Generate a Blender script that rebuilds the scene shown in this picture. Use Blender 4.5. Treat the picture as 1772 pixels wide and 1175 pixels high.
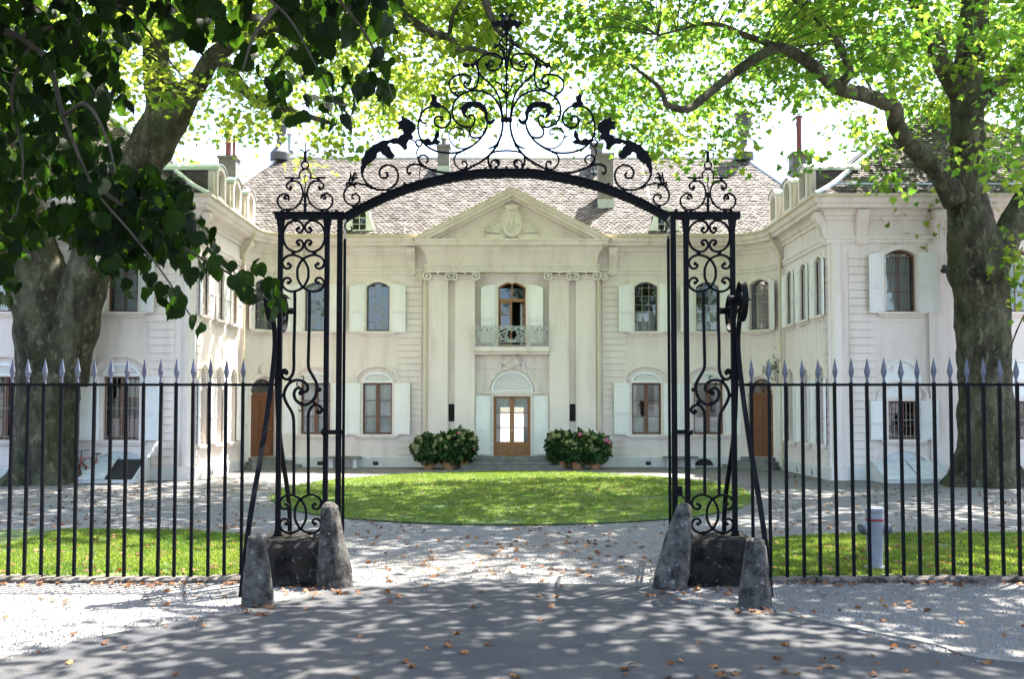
import bpy, bmesh, math, random
from mathutils import Vector, Matrix, geometry, noise

sc = bpy.context.scene
for o in list(bpy.data.objects):
    bpy.data.objects.remove(o)
COL = sc.collection
V = Vector
R = random.Random(11)
rad = math.radians

# ------------------------------------------------------------------ camera
EYE = 2.3
FPX, CX, CY, HOR = 1750.0, 886.0, 587.5, 710.0      # focal length and horizon of the photograph (1772 x 1175)
TILT = rad(2.5)
cam = bpy.data.cameras.new('camera')
cam.sensor_width = 36.0
cam.lens = 36.0 * FPX / 1772.0
SH = -math.tan(TILT) + (HOR - CY) / FPX
cam.shift_y = SH * FPX / 1772.0
cam.clip_start = 0.1
cam.clip_end = 2000.0
camo = bpy.data.objects.new('camera', cam)
COL.objects.link(camo)
camo.location = (0, 0, EYE)
camo.rotation_euler = (math.pi / 2 + TILT, 0, 0)
sc.camera = camo

# ------------------------------------------------------------------ sky and sun
SUN_EL, SUN_AZ = rad(64), rad(45)                     # behind the house, to the right
world = bpy.data.worlds.new('World')
sc.world = world
world.use_nodes = True
wn = world.node_tree
sky = wn.nodes.new('ShaderNodeTexSky')
sky.sky_type = 'NISHITA'
sky.sun_disc = False
sky.sun_elevation = SUN_EL
sky.sun_rotation = SUN_AZ
sky.altitude = 400
sky.air_density = 1.0
sky.dust_density = 3.5
sky.ozone_density = 1.0
bg = wn.nodes['Background']
bg.inputs['Strength'].default_value = 0.125
wn.links.new(sky.outputs['Color'], bg.inputs['Color'])

sun = bpy.data.lights.new('sun', 'SUN')
sun.energy = 5.0
sun.angle = rad(0.53)
sun.color = (1.0, 0.95, 0.86)
suno = bpy.data.objects.new('sun', sun)
COL.objects.link(suno)
SUNV = V((math.sin(SUN_AZ) * math.cos(SUN_EL), math.cos(SUN_AZ) * math.cos(SUN_EL), math.sin(SUN_EL)))
suno.rotation_euler = (-SUNV).to_track_quat('-Z', 'Y').to_euler()
suno.location = (30, 60, 60)

vs = sc.view_settings
vs.view_transform = 'Standard'
vs.look = 'None'
vs.gamma = 1.0
vs.use_curve_mapping = False
vs.exposure = 2.7
sc.cycles.max_bounces = 7
sc.cycles.diffuse_bounces = 3
sc.cycles.glossy_bounces = 3
sc.cycles.transmission_bounces = 6
sc.cycles.transparent_max_bounces = 8
sc.cycles.use_denoising = True
sc.cycles.sample_clamp_indirect = 6.0

# ------------------------------------------------------------------ pixel <-> place
def at(x, y, Y):
    """point at depth Y seen at pixel (x, y) of the photograph"""
    u = (x - CX) / FPX
    v = (CY - y) / FPX + SH
    c, s = math.cos(TILT), math.sin(TILT)
    dy, dz = c - v * s, s + v * c
    k = Y / dy
    return V((u * k, Y, EYE + dz * k))

def ground(x, y):
    u = (x - CX) / FPX
    v = (CY - y) / FPX + SH
    c, s = math.cos(TILT), math.sin(TILT)
    dy, dz = c - v * s, s + v * c
    k = -EYE / dz
    return V((u * k, dy * k, 0))

# ------------------------------------------------------------------ objects
WM = {}
def link(name, mesh, parent=None, M=None):
    o = bpy.data.objects.new(name, mesh)
    COL.objects.link(o)
    M = M.copy() if M is not None else Matrix.Identity(4)
    if parent is not None:
        o.parent = parent
        o.matrix_parent_inverse = WM[parent.name].inverted()
    o.matrix_basis = M
    WM[o.name] = M
    return o

def thing(name, loc, label, cat, group=None):
    o = link(name, None, None, Matrix.Translation(loc))
    o.empty_display_size = 0.2
    return tag(o, label, cat, group)

def tag(o, label=None, cat=None, group=None, kind=None):
    if label: o['label'] = label
    if cat: o['category'] = cat
    if group: o['group'] = group
    if kind: o['kind'] = kind
    return o

class MB:
    def __init__(s):
        s.v, s.f, s.m, s.t = [], [], [], []
    def add(s, vs, fs, mi=0, tint=0.5):
        b = len(s.v)
        s.v.extend([tuple(p) for p in vs])
        for f in fs:
            s.f.append([b + i for i in f]); s.m.append(mi); s.t.append(tint)
        return s
    def box(s, x0, y0, z0, x1, y1, z1, mi=0, M=None, tint=0.5):
        vs = [V((x, y, z)) for z in (z0, z1) for y in (y0, y1) for x in (x0, x1)]
        if M: vs = [M @ p for p in vs]
        return s.add(vs, [(0, 2, 3, 1), (4, 5, 7, 6), (0, 1, 5, 4), (2, 6, 7, 3), (0, 4, 6, 2), (1, 3, 7, 5)], mi, tint)
    def cbox(s, c, sx, sy, sz, mi=0):
        return s.box(c[0] - sx / 2, c[1] - sy / 2, c[2] - sz / 2, c[0] + sx / 2, c[1] + sy / 2, c[2] + sz / 2, mi)
    def tube(s, pts, r, n=6, cap=True, mi=0, closed=False, tint=0.5):
        pts = [V(p) for p in pts]
        k = len(pts)
        rs = r if isinstance(r, (list, tuple)) else [r] * k
        t = [(pts[(i + 1) % k if closed else min(i + 1, k - 1)] - pts[i - 1 if (closed or i) else 0]) for i in range(k)]
        t = [a.normalized() if a.length > 1e-9 else V((0, 0, 1)) for a in t]
        ref = t[0].orthogonal().normalized()
        vs = []
        for i in range(k):
            ref = ref - t[i] * ref.dot(t[i])
            ref = ref.normalized() if ref.length > 1e-6 else t[i].orthogonal().normalized()
            b = t[i].cross(ref)
            for j in range(n):
                a = 2 * math.pi * j / n
                vs.append(pts[i] + (ref * math.cos(a) + b * math.sin(a)) * rs[i])
        fs = []
        for i in range(k if closed else k - 1):
            i2 = (i + 1) % k
            for j in range(n):
                fs.append((i * n + j, i * n + (j + 1) % n, i2 * n + (j + 1) % n, i2 * n + j))
        if cap and not closed:
            fs.append(tuple(range(n))[::-1]); fs.append(tuple((k - 1) * n + j for j in range(n)))
        return s.add(vs, fs, mi, tint)
    def bar(s, pts, hw, hd, ref=(0, 1, 0), mi=0, closed=False):
        """flat bar swept along a planar path; ref is the plane's normal, hw half width in the plane, hd half depth"""
        pts = [V(p) for p in pts]; ref = V(ref).normalized(); k = len(pts)
        hws = hw if isinstance(hw, (list, tuple)) else [hw] * k
        vs = []
        for i in range(k):
            a = pts[(i + 1) % k if closed else min(i + 1, k - 1)] - pts[i - 1 if (closed or i) else 0]
            q = a.cross(ref)
            q = q.normalized() if q.length > 1e-9 else V((1, 0, 0))
            for (e, g) in ((-1, -1), (1, -1), (1, 1), (-1, 1)):
                vs.append(pts[i] + q * hws[i] * e + ref * hd * g)
        fs = []
        for i in range(k if closed else k - 1):
            i2 = (i + 1) % k
            for j in range(4):
                fs.append((i * 4 + j, i * 4 + (j + 1) % 4, i2 * 4 + (j + 1) % 4, i2 * 4 + j))
        if not closed:
            fs.append((3, 2, 1, 0)); fs.append(tuple((k - 1) * 4 + j for j in range(4)))
        return s.add(vs, fs, mi)
    def lathe(s, prof, c=(0, 0, 0), n=16, mi=0, sx=1, sy=1, wob=None):
        c = V(c); vs = []; k = len(prof)
        for (r, z) in prof:
            for j in range(n):
                a = 2 * math.pi * j / n
                p = V((r * sx * math.cos(a), r * sy * math.sin(a), z))
                if wob: p = wob(p)
                vs.append(c + p)
        fs = [(i * n + j, i * n + (j + 1) % n, (i + 1) * n + (j + 1) % n, (i + 1) * n + j) for i in range(k - 1) for j in range(n)]
        fs.append(tuple(range(n))[::-1]); fs.append(tuple((k - 1) * n + j for j in range(n)))
        return s.add(vs, fs, mi)
    def prism(s, loops, fn, d0, d1, mi=0, sides=True):
        """2-D outline(s) (first outer, then holes) as a slab between depths d0 and d1; fn(a, b, d) gives the point"""
        tris = geometry.tessellate_polygon([[V((p[0], p[1], 0)) for p in l] for l in loops])
        flat = [p for l in loops for p in l]
        n = len(flat)
        vs = [fn(p[0], p[1], d1) for p in flat] + [fn(p[0], p[1], d0) for p in flat]
        fs = [tuple(t) for t in tris] + [tuple(n + i for i in t[::-1]) for t in tris]
        if sides:
            b = 0
            for l in loops:
                k = len(l)
                for i in range(k):
                    fs.append((b + i, b + (i + 1) % k, n + b + (i + 1) % k, n + b + i))
                b += k
        return s.add(vs, fs, mi)
    def sweep(s, path, prof, closed=False, mi=0):
        """profile [(out, z)] along a plan path [(x, y)] with mitred corners; out is to the right of travel... see nrm"""
        k = len(path); P = [V((p[0], p[1])) for p in path]
        vs = []
        for i in range(k):
            a = P[i] - P[i - 1] if (i or closed) else P[1] - P[0]
            b = P[(i + 1) % k] - P[i] if (i < k - 1 or closed) else P[i] - P[i - 1]
            a.normalize(); b.normalize()
            na, nb = V((a.y, -a.x)), V((b.y, -b.x))
            m = (na + nb); m = m / max(m.length_squared / 2, 0.2) if m.length > 1e-6 else na
            for (o, z) in prof:
                q = P[i] + m * o
                vs.append(V((q.x, q.y, z)))
        n = len(prof); fs = []
        for i in range(k if closed else k - 1):
            i2 = (i + 1) % k
            for j in range(n - 1):
                fs.append((i * n + j, i2 * n + j, i2 * n + j + 1, i * n + j + 1))
        if not closed:
            fs.append(tuple(range(n))); fs.append(tuple((k - 1) * n + j for j in range(n))[::-1])
        return s.add(vs, fs, mi)
    def mesh(s, name, mats, smooth=False, fix=True, tint=False):
        me = bpy.data.meshes.new(name)
        me.from_pydata(s.v, [], s.f)
        for m in (mats if isinstance(mats, (list, tuple)) else [mats]):
            me.materials.append(m)
        if any(s.m): me.polygons.foreach_set('material_index', s.m)
        if tint:
            a = me.attributes.new('tint', 'FLOAT', 'FACE')
            a.data.foreach_set('value', s.t)
        if fix:
            bm = bmesh.new(); bm.from_mesh(me)
            bmesh.ops.recalc_face_normals(bm, faces=bm.faces)
            bm.to_mesh(me); bm.free()
        if smooth:
            me.polygons.foreach_set('use_smooth', [True] * len(me.polygons))
            me.set_sharp_from_angle(angle=rad(38 if smooth is True else smooth))
        me.update()
        return me
    def build(s, name, mats, parent=None, M=None, smooth=False, fix=True, tint=False):
        return link(name, s.mesh(name, mats, smooth, fix, tint), parent, M)

def cr(P, n=6, closed=False):
    """Catmull-Rom through the points"""
    P = [V(p) for p in P]; k = len(P); out = []
    for i in range(k if closed else k - 1):
        p0 = P[i - 1] if (i or closed) else P[0] * 2 - P[1]
        p1, p2 = P[i], P[(i + 1) % k]
        p3 = P[(i + 2) % k] if (i + 2 < k or closed) else p2 * 2 - p1
        for j in range(n):
            t = j / n
            out.append(0.5 * ((2 * p1) + (p2 - p0) * t + (2 * p0 - 5 * p1 + 4 * p2 - p3) * t * t + (3 * p1 - p0 - 3 * p2 + p3) * t ** 3))
    if not closed: out.append(P[-1])
    return out

def spiral(c, r0, r1, a0, a1, n=18):
    """flat spiral points (pixel plane, y down) from radius r0 at angle a0 to r1 at a1 (degrees)"""
    return [V((c[0] + (r0 + (r1 - r0) * t) * math.cos(rad(a0 + (a1 - a0) * t)),
               c[1] + (r0 + (r1 - r0) * t) * math.sin(rad(a0 + (a1 - a0) * t)))) for t in [i / n for i in range(n + 1)]]

# ------------------------------------------------------------------ materials
def new_mat(name):
    m = bpy.data.materials.new(name); m.use_nodes = True
    nt = m.node_tree
    return m, nt, nt.nodes['Principled BSDF']

def nd(nt, t, **kw):
    n = nt.nodes.new(t)
    for k, v in kw.items():
        if k in ('operation', 'blend_type', 'data_type', 'attribute_name', 'noise_dimensions', 'feature', 'attribute_type'):
            setattr(n, k, v)
        else:
            n.inputs[k].default_value = v
    return n

def ramp(nt, fac, stops):
    r = nt.nodes.new('ShaderNodeValToRGB')
    e = r.color_ramp.elements
    while len(e) < len(stops): e.new(0.5)
    for i, (p, c) in enumerate(stops):
        e[i].position = p; e[i].color = (*c, 1) if len(c) == 3 else c
    nt.links.new(fac, r.inputs['Fac'])
    return r.outputs['Color']

def pos(nt, scale=(1, 1, 1)):
    g = nt.nodes.new('ShaderNodeNewGeometry')
    mp = nt.nodes.new('ShaderNodeMapping')
    mp.inputs['Scale'].default_value = scale
    nt.links.new(g.outputs['Position'], mp.inputs['Vector'])
    return mp.outputs['Vector']

def noisy(nt, scale, detail=4, rough=0.55, vec=None, stretch=(1, 1, 1), dist=0.0):
    n = nd(nt, 'ShaderNodeTexNoise', Scale=scale, Detail=detail, Roughness=rough, Distortion=dist)
    nt.links.new(vec or pos(nt, stretch), n.inputs['Vector'])
    return n.outputs['Fac']

def mixc(nt, a, b, fac, mode='MIX'):
    m = nt.nodes.new('ShaderNodeMix'); m.data_type = 'RGBA'; m.blend_type = mode
    for sock, val in ((m.inputs[0], fac), (m.inputs[6], a), (m.inputs[7], b)):
        if hasattr(val, 'links'): nt.links.new(val, sock)
        elif isinstance(val, (int, float)): sock.default_value = val
        else: sock.default_value = (*val, 1)
    return m.outputs[2]

def bump(nt, bs, h, strength=0.3, dist=0.02):
    b = nd(nt, 'ShaderNodeBump', Strength=strength, Distance=dist)
    nt.links.new(h, b.inputs['Height']); nt.links.new(b.outputs['Normal'], bs.inputs['Normal'])

def simple(name, c, rough=0.7, var=0.12, scale=3.0, bs=None, metal=0.0, fine=40.0, bstr=0.15, spec=0.4, stretch=(1, 1, 1)):
    m, nt, p = new_mat(name)
    n1 = noisy(nt, scale, 5, 0.6, stretch=stretch)
    lo = tuple(x * (1 - var) for x in c); hi = tuple(min(1, x * (1 + var)) for x in c)
    col = ramp(nt, n1, [(0.3, lo), (0.7, hi)])
    nt.links.new(col, p.inputs['Base Color'])
    p.inputs['Roughness'].default_value = rough
    p.inputs['Metallic'].default_value = metal
    p.inputs['Specular IOR Level'].default_value = spec
    if bstr: bump(nt, p, noisy(nt, fine, 3, 0.6), bstr, 0.01)
    return m

MT = {}
def plaster(name, c, streak=0.35):
    m, nt, p = new_mat(name)
    big = noisy(nt, 0.5, 5, 0.6)
    col = ramp(nt, big, [(0.25, tuple(x * 0.93 for x in c)), (0.75, tuple(min(1, x * 1.05) for x in c))])
    st = noisy(nt, 2.2, 5, 0.7, stretch=(1.0, 1.0, 0.12))
    f = ramp(nt, st, [(0.48, (0, 0, 0)), (0.78, (streak,) * 3)])
    col = mixc(nt, col, (c[0] * 0.70, c[1] * 0.66, c[2] * 0.60), f)
    nt.links.new(col, p.inputs['Base Color'])
    p.inputs['Roughness'].default_value = 0.9
    p.inputs['Specular IOR Level'].default_value = 0.2
    bump(nt, p, noisy(nt, 22, 5, 0.65), 0.18, 0.012)
    return m

MT['wall'] = plaster('wall_plaster', (0.77, 0.668, 0.615), 0.7)
MT['trim'] = plaster('trim_stone', (0.78, 0.685, 0.63), 0.9)
MT['plinth'] = plaster('plinth_stone', (0.62, 0.60, 0.58), 0.6)
MT['shutter'] = simple('shutter_paint', (0.80, 0.77, 0.745), 0.55, 0.06, 2.0, fine=60, bstr=0.08, stretch=(1, 1, 0.2))
MT['white'] = simple('white_paint', (0.78, 0.78, 0.76), 0.5, 0.05, 3)
MT['wood'] = simple('door_wood', (0.17, 0.062, 0.024), 0.45, 0.3, 5, stretch=(6, 6, 0.5), fine=30)
MT['honey'] = simple('honey_oak', (0.30, 0.13, 0.045), 0.45, 0.25, 5, stretch=(6, 6, 0.5), fine=30)
MT['brown'] = simple('brown_frame', (0.14, 0.06, 0.035), 0.5, 0.2, 6)
MT['bars'] = simple('glazing_bar', (0.30, 0.27, 0.24), 0.6, 0.15, 6)
MT['iron'] = simple('black_iron', (0.004, 0.0043, 0.006), 0.6, 0.35, 9, fine=70, bstr=0.25, spec=0.10)
MT['tip'] = simple('grey_spear_paint', (0.085, 0.09, 0.125), 0.42, 0.25, 14, fine=60, bstr=0.25)
MT['greyiron'] = simple('grey_iron', (0.10, 0.11, 0.125), 0.5, 0.2, 9)
MT['pipe'] = simple('downpipe_paint', (0.62, 0.53, 0.40), 0.5, 0.12, 4)
MT['zinc'] = simple('zinc_flashing', (0.50, 0.52, 0.55), 0.38, 0.1, 4, metal=0.6)
MT['curtain'] = simple('curtain_cloth', (0.72, 0.70, 0.64), 0.9, 0.05, 4, bstr=0)
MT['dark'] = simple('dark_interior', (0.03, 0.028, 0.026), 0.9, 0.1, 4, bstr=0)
MT['room'] = simple('room_plaster', (0.22, 0.19, 0.15), 0.9, 0.1, 1, bstr=0)
MT['terracotta'] = simple('terracotta', (0.34, 0.17, 0.075), 0.75, 0.2, 8)
MT['chimney'] = simple('chimney_render', (0.17, 0.16, 0.155), 0.9, 0.25, 3, fine=20, bstr=0.4)
MT['redpipe'] = simple('red_flue_pipe', (0.22, 0.06, 0.06), 0.5, 0.2, 6)
MT['hydrant'] = simple('hydrant_paint', (0.25, 0.265, 0.295), 0.45, 0.15, 8)
MT['red'] = simple('red_paint', (0.28, 0.025, 0.04), 0.4, 0.15, 8)
MT['rubber'] = simple('black_rubber', (0.015, 0.015, 0.015), 0.7, 0.2, 10)
MT['steel'] = simple('steel', (0.5, 0.5, 0.5), 0.3, 0.1, 10, metal=1.0)
MT['boards'] = simple('grey_white_boards', (0.55, 0.56, 0.56), 0.7, 0.25, 3, stretch=(1, 5, 1), fine=25, bstr=0.3)
MT['step'] = simple('step_stone', (0.17, 0.165, 0.15), 0.85, 0.3, 3, fine=30, bstr=0.35)
MT['urn'] = simple('urn_lead', (0.10, 0.09, 0.105), 0.6, 0.2, 5)
MT['railgrey'] = simple('pale_grey_iron', (0.38, 0.385, 0.385), 0.55, 0.2, 9)
MT['lid'] = simple('cast_iron_lid', (0.05, 0.05, 0.052), 0.7, 0.3, 30, fine=60, bstr=0.5)
MT['slate'] = simple('dormer_slate', (0.10, 0.085, 0.08), 0.7, 0.3, 6)

def stone_mat(name, base, dark, moss, lich):
    m, nt, p = new_mat(name)
    col = ramp(nt, noisy(nt, 5, 8, 0.72), [(0.38, dark), (0.58, base)])
    col = mixc(nt, col, moss, ramp(nt, noisy(nt, 2.6, 6, 0.7), [(0.52, (0, 0, 0)), (0.66, (0.85,) * 3)]))
    col = mixc(nt, col, lich, ramp(nt, noisy(nt, 13, 6, 0.7), [(0.60, (0, 0, 0)), (0.66, (0.75,) * 3)]))
    nt.links.new(col, p.inputs['Base Color']); p.inputs['Roughness'].default_value = 0.95
    p.inputs['Specular IOR Level'].default_value = 0.2
    bump(nt, p, noisy(nt, 16, 9, 0.8), 1.0, 0.06)
    return m
MT['granite'] = stone_mat('weathered_granite', (0.15, 0.14, 0.128), (0.022, 0.021, 0.02), (0.03, 0.028, 0.022), (0.38, 0.37, 0.35))
MT['pedestal'] = stone_mat('mossy_stone', (0.035, 0.03, 0.025), (0.006, 0.0055, 0.005), (0.02, 0.022, 0.009), (0.17, 0.165, 0.155))

MT['kerb'] = stone_mat('kerb_stone', (0.24, 0.21, 0.185), (0.05, 0.045, 0.04), (0.02, 0.022, 0.009), (0.34, 0.32, 0.30))
def tile_mat():
    m, nt, p = new_mat('roof_tile_clay')
    a = nd(nt, 'ShaderNodeAttribute', attribute_name='tint')
    col = ramp(nt, a.outputs['Fac'], [(0.0, (0.02, 0.016, 0.014)), (0.35, (0.062, 0.050, 0.045)), (0.7, (0.112, 0.094, 0.086)), (1.0, (0.19, 0.165, 0.155))])
    col = mixc(nt, col, (0.17, 0.14, 0.06), ramp(nt, noisy(nt, 1.1, 6, 0.7), [(0.58, (0, 0, 0)), (0.75, (0.55,) * 3)]))
    nt.links.new(col, p.inputs['Base Color']); p.inputs['Roughness'].default_value = 0.85
    bump(nt, p, noisy(nt, 30, 4, 0.6), 0.4, 0.01)
    return m
MT['tile'] = tile_mat()

def glass_mat():
    m, nt, p = new_mat('window_glass')
    out = nt.nodes['Material Output']
    tr = nd(nt, 'ShaderNodeBsdfTransparent'); tr.inputs[0].default_value = (0.86, 0.88, 0.88, 1)
    gl = nd(nt, 'ShaderNodeBsdfGlossy'); gl.inputs['Roughness'].default_value = 0.03; gl.inputs[0].default_value = (0.9, 0.94, 1, 1)
    bump_n = nd(nt, 'ShaderNodeBump', Strength=0.05, Distance=0.02)
    nt.links.new(noisy(nt, 3.0, 2, 0.5), bump_n.inputs['Height']); nt.links.new(bump_n.outputs[0], gl.inputs['Normal'])
    fr = nd(nt, 'ShaderNodeFresnel', IOR=1.6)
    mx = nt.nodes.new('ShaderNodeMixShader')
    nt.links.new(fr.outputs[0], mx.inputs[0]); nt.links.new(tr.outputs[0], mx.inputs[1]); nt.links.new(gl.outputs[0], mx.inputs[2])
    nt.links.new(mx.outputs[0], out.inputs['Surface'])
    return m
MT['glass'] = glass_mat()

def leaf_mat(name, c0, c1, t0, t1, trans=0.5, rough=0.45, veins=False):
    m, nt, p = new_mat(name)
    out = nt.nodes['Material Output']
    a = nd(nt, 'ShaderNodeAttribute', attribute_name='tint')
    oi = nt.nodes.new('ShaderNodeObjectInfo')
    f = nd(nt, 'ShaderNodeMath', operation='ADD'); nt.links.new(a.outputs['Fac'], f.inputs[0])
    mu = nd(nt, 'ShaderNodeMath', operation='MULTIPLY_ADD'); mu.inputs[1].default_value = 0.5; mu.inputs[2].default_value = -0.25
    nt.links.new(oi.outputs['Random'], mu.inputs[0]); nt.links.new(mu.outputs[0], f.inputs[1])
    col = ramp(nt, f.outputs[0], [(0.1, c0), (0.9, c1)])
    nt.links.new(col, p.inputs['Base Color']); p.inputs['Roughness'].default_value = rough
    p.inputs['Specular IOR Level'].default_value = 0.10 if veins else 0.25
    tl = nt.nodes.new('ShaderNodeBsdfTranslucent')
    tcol = ramp(nt, f.outputs[0], [(0.1, t0), (0.9, t1)])
    if veins:                                            # side veins slanting off the midrib, from the leaf's own uv
        uv = nt.nodes.new('ShaderNodeUVMap'); sp = nt.nodes.new('ShaderNodeSeparateXYZ'); nt.links.new(uv.outputs[0], sp.inputs[0])
        ab = nd(nt, 'ShaderNodeMath', operation='ABSOLUTE'); nt.links.new(sp.outputs[0], ab.inputs[0])
        ma = nd(nt, 'ShaderNodeMath', operation='MULTIPLY_ADD'); ma.inputs[1].default_value = -0.8; nt.links.new(ab.outputs[0], ma.inputs[0]); nt.links.new(sp.outputs[1], ma.inputs[2])
        mm = nd(nt, 'ShaderNodeMath', operation='MULTIPLY'); mm.inputs[1].default_value = 44.0; nt.links.new(ma.outputs[0], mm.inputs[0])
        sn = nd(nt, 'ShaderNodeMath', operation='SINE'); nt.links.new(mm.outputs[0], sn.inputs[0])
        vf = ramp(nt, sn.outputs[0], [(0.80, (0, 0, 0)), (1.0, (0.6,) * 3)])
        mid = ramp(nt, ab.outputs[0], [(0.0, (0.8,) * 3), (0.03, (0, 0, 0))])
        vv_ = mixc(nt, vf, mid, 1.0, 'LIGHTEN')
        tcol = mixc(nt, tcol, tuple(x * .35 for x in t0), vv_)
        bump(nt, p, vv_, 0.6, 0.004)
    nt.links.new(tcol, tl.inputs[0])
    mx = nt.nodes.new('ShaderNodeMixShader'); mx.inputs[0].default_value = trans
    nt.links.new(p.outputs[0], mx.inputs[1]); nt.links.new(tl.outputs[0], mx.inputs[2])
    nt.links.new(mx.outputs[0], out.inputs['Surface'])
    return m
MT['planeleaf'] = leaf_mat('plane_leaf', (0.030, 0.070, 0.012), (0.085, 0.12, 0.022), (0.15, 0.33, 0.03), (0.48, 0.56, 0.06), 0.62)
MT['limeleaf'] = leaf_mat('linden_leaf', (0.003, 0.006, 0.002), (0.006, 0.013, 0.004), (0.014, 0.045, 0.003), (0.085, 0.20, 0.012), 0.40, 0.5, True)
MT['dryleaf'] = leaf_mat('dry_leaf', (0.07, 0.028, 0.014), (0.25, 0.12, 0.05), (0.3, 0.1, 0.03), (0.45, 0.2, 0.06), 0.15, 0.7)
MT['grass'] = leaf_mat('grass_blade', (0.045, 0.10, 0.012), (0.16, 0.19, 0.03), (0.09, 0.20, 0.015), (0.28, 0.36, 0.04), 0.4)
MT['hydleaf'] = leaf_mat('hydrangea_leaf', (0.018, 0.05, 0.014), (0.045, 0.10, 0.025), (0.05, 0.14, 0.02), (0.10, 0.22, 0.04), 0.3)
MT['flower'] = simple('green_flower', (0.19, 0.195, 0.085), 0.8, 0.35, 30, fine=90, bstr=0.8)
MT['pink'] = simple('pink_flower', (0.52, 0.12, 0.24), 0.8, 0.3, 30, fine=90, bstr=0.8)

def bark_mat():
    m, nt, p = new_mat('plane_bark')
    st = (1, 1, 0.45)
    col = ramp(nt, noisy(nt, 2.2, 7, 0.7, stretch=st), [(0.34, (0.012, 0.011, 0.007)), (0.5, (0.052, 0.047, 0.029)), (0.64, (0.115, 0.107, 0.074))])
    col = mixc(nt, col, (0.25, 0.235, 0.15), ramp(nt, noisy(nt, 5.5, 6, 0.65, stretch=(1, 1, 0.6), dist=0.3), [(0.57, (0, 0, 0)), (0.64, (0.42,) * 3)]))
    col = mixc(nt, col, (0.055, 0.07, 0.025), ramp(nt, noisy(nt, 0.9, 5, 0.6), [(0.5, (0, 0, 0)), (0.72, (0.7,) * 3)]))
    nt.links.new(col, p.inputs['Base Color']); p.inputs['Roughness'].default_value = 0.9
    p.inputs['Specular IOR Level'].default_value = 0.2
    bump(nt, p, noisy(nt, 5, 9, 0.75, stretch=(1, 1, 0.3)), 1.0, 0.12)
    return m
MT['bark'] = bark_mat()
MT['twig'] = simple('twig_bark', (0.05, 0.042, 0.03), 0.85, 0.3, 10)

def gravel_mat():
    m, nt, p = new_mat('pale_gravel')
    col = ramp(nt, noisy(nt, 55, 6, 0.8), [(0.34, (0.04, 0.04, 0.044)), (0.5, (0.145, 0.144, 0.146)), (0.66, (0.33, 0.32, 0.31))])
    col = mixc(nt, col, (0.19, 0.17, 0.14), ramp(nt, noisy(nt, 0.45, 6, 0.7), [(0.42, (0, 0, 0)), (0.8, (0.75,) * 3)]))
    nt.links.new(col, p.inputs['Base Color']); p.inputs['Roughness'].default_value = 0.95
    p.inputs['Specular IOR Level'].default_value = 0.15
    bump(nt, p, noisy(nt, 45, 5, 0.8), 0.8, 0.03)
    return m
MT['gravel'] = gravel_mat()
def asphalt_mat():
    m, nt, p = new_mat('old_asphalt')
    col = ramp(nt, noisy(nt, 130, 4, 0.8), [(0.3, (0.017, 0.018, 0.022)), (0.7, (0.068, 0.069, 0.076))])
    col = mixc(nt, col, (0.085, 0.081, 0.075), ramp(nt, noisy(nt, 0.9, 9, 0.75), [(0.42, (0, 0, 0)), (0.72, (0.8,) * 3)]))
    vo = nd(nt, 'ShaderNodeTexVoronoi', Scale=0.45, feature='DISTANCE_TO_EDGE')
    vo.inputs['Scale'].default_value = 0.22
    nz = nd(nt, 'ShaderNodeTexNoise', Scale=1.4, Detail=6.0); nt.links.new(pos(nt), nz.inputs['Vector'])
    nt.links.new(mixc(nt, pos(nt), nz.outputs['Color'], 0.22), vo.inputs['Vector'])
    col = mixc(nt, col, (0.03, 0.03, 0.03), ramp(nt, vo.outputs['Distance'], [(0.0, (0.5,) * 3), (0.005, (0, 0, 0))]))
    nt.links.new(col, p.inputs['Base Color']); p.inputs['Roughness'].default_value = 0.88
    p.inputs['Specular IOR Level'].default_value = 0.3
    col = mixc(nt, col, (0.12, 0.118, 0.115), ramp(nt, noisy(nt, 48, 3, 0.7), [(0.60, (0, 0, 0)), (0.68, (0.6,) * 3)]))
    nt.links.new(col, p.inputs['Base Color'])
    bump(nt, p, noisy(nt, 60, 4, 0.8), 0.7, 0.012)
    return m
MT['asphalt'] = asphalt_mat()
MT['concrete'] = simple('pale_concrete', (0.13, 0.127, 0.12), 0.9, 0.35, 4, fine=60, bstr=0.4)
MT['turf'] = simple('turf_soil', (0.06, 0.095, 0.02), 0.95, 0.35, 2.5, fine=50, bstr=0.6)
MT['pebble'] = simple('pebble', (0.19, 0.185, 0.18), 0.9, 0.6, 40, bstr=0)
# ================================================================== ground
def sheet(name, pts, z, mat, thick=0.0):
    mb = MB()
    mb.prism([[(p[0], p[1]) for p in pts]], lambda a, b, d: V((a, b, d)), z - max(thick, 0.02), z)
    o = mb.build(name, mat)
    o['kind'] = 'structure'
    return o

g = MB(); N = 40
for i in range(N):                                   # one sheet to the horizon, finer near the camera
    pass
def gx(i, n, lim, p=3): 
    t = 2 * i / n - 1
    return math.copysign(abs(t) ** p, t) * lim
n = 60
vs = [V((gx(i, n, 600), 20 + gx(j, n, 600), 0)) for j in range(n + 1) for i in range(n + 1)]
fs = [(j * (n + 1) + i, j * (n + 1) + i + 1, (j + 1) * (n + 1) + i + 1, (j + 1) * (n + 1) + i) for j in range(n) for i in range(n)]
g.add(vs, fs)
tag(g.build('ground', MT['gravel']), kind='structure')

def gp(x, y): 
    p = ground(x, y); return (p.x, p.y)
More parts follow.
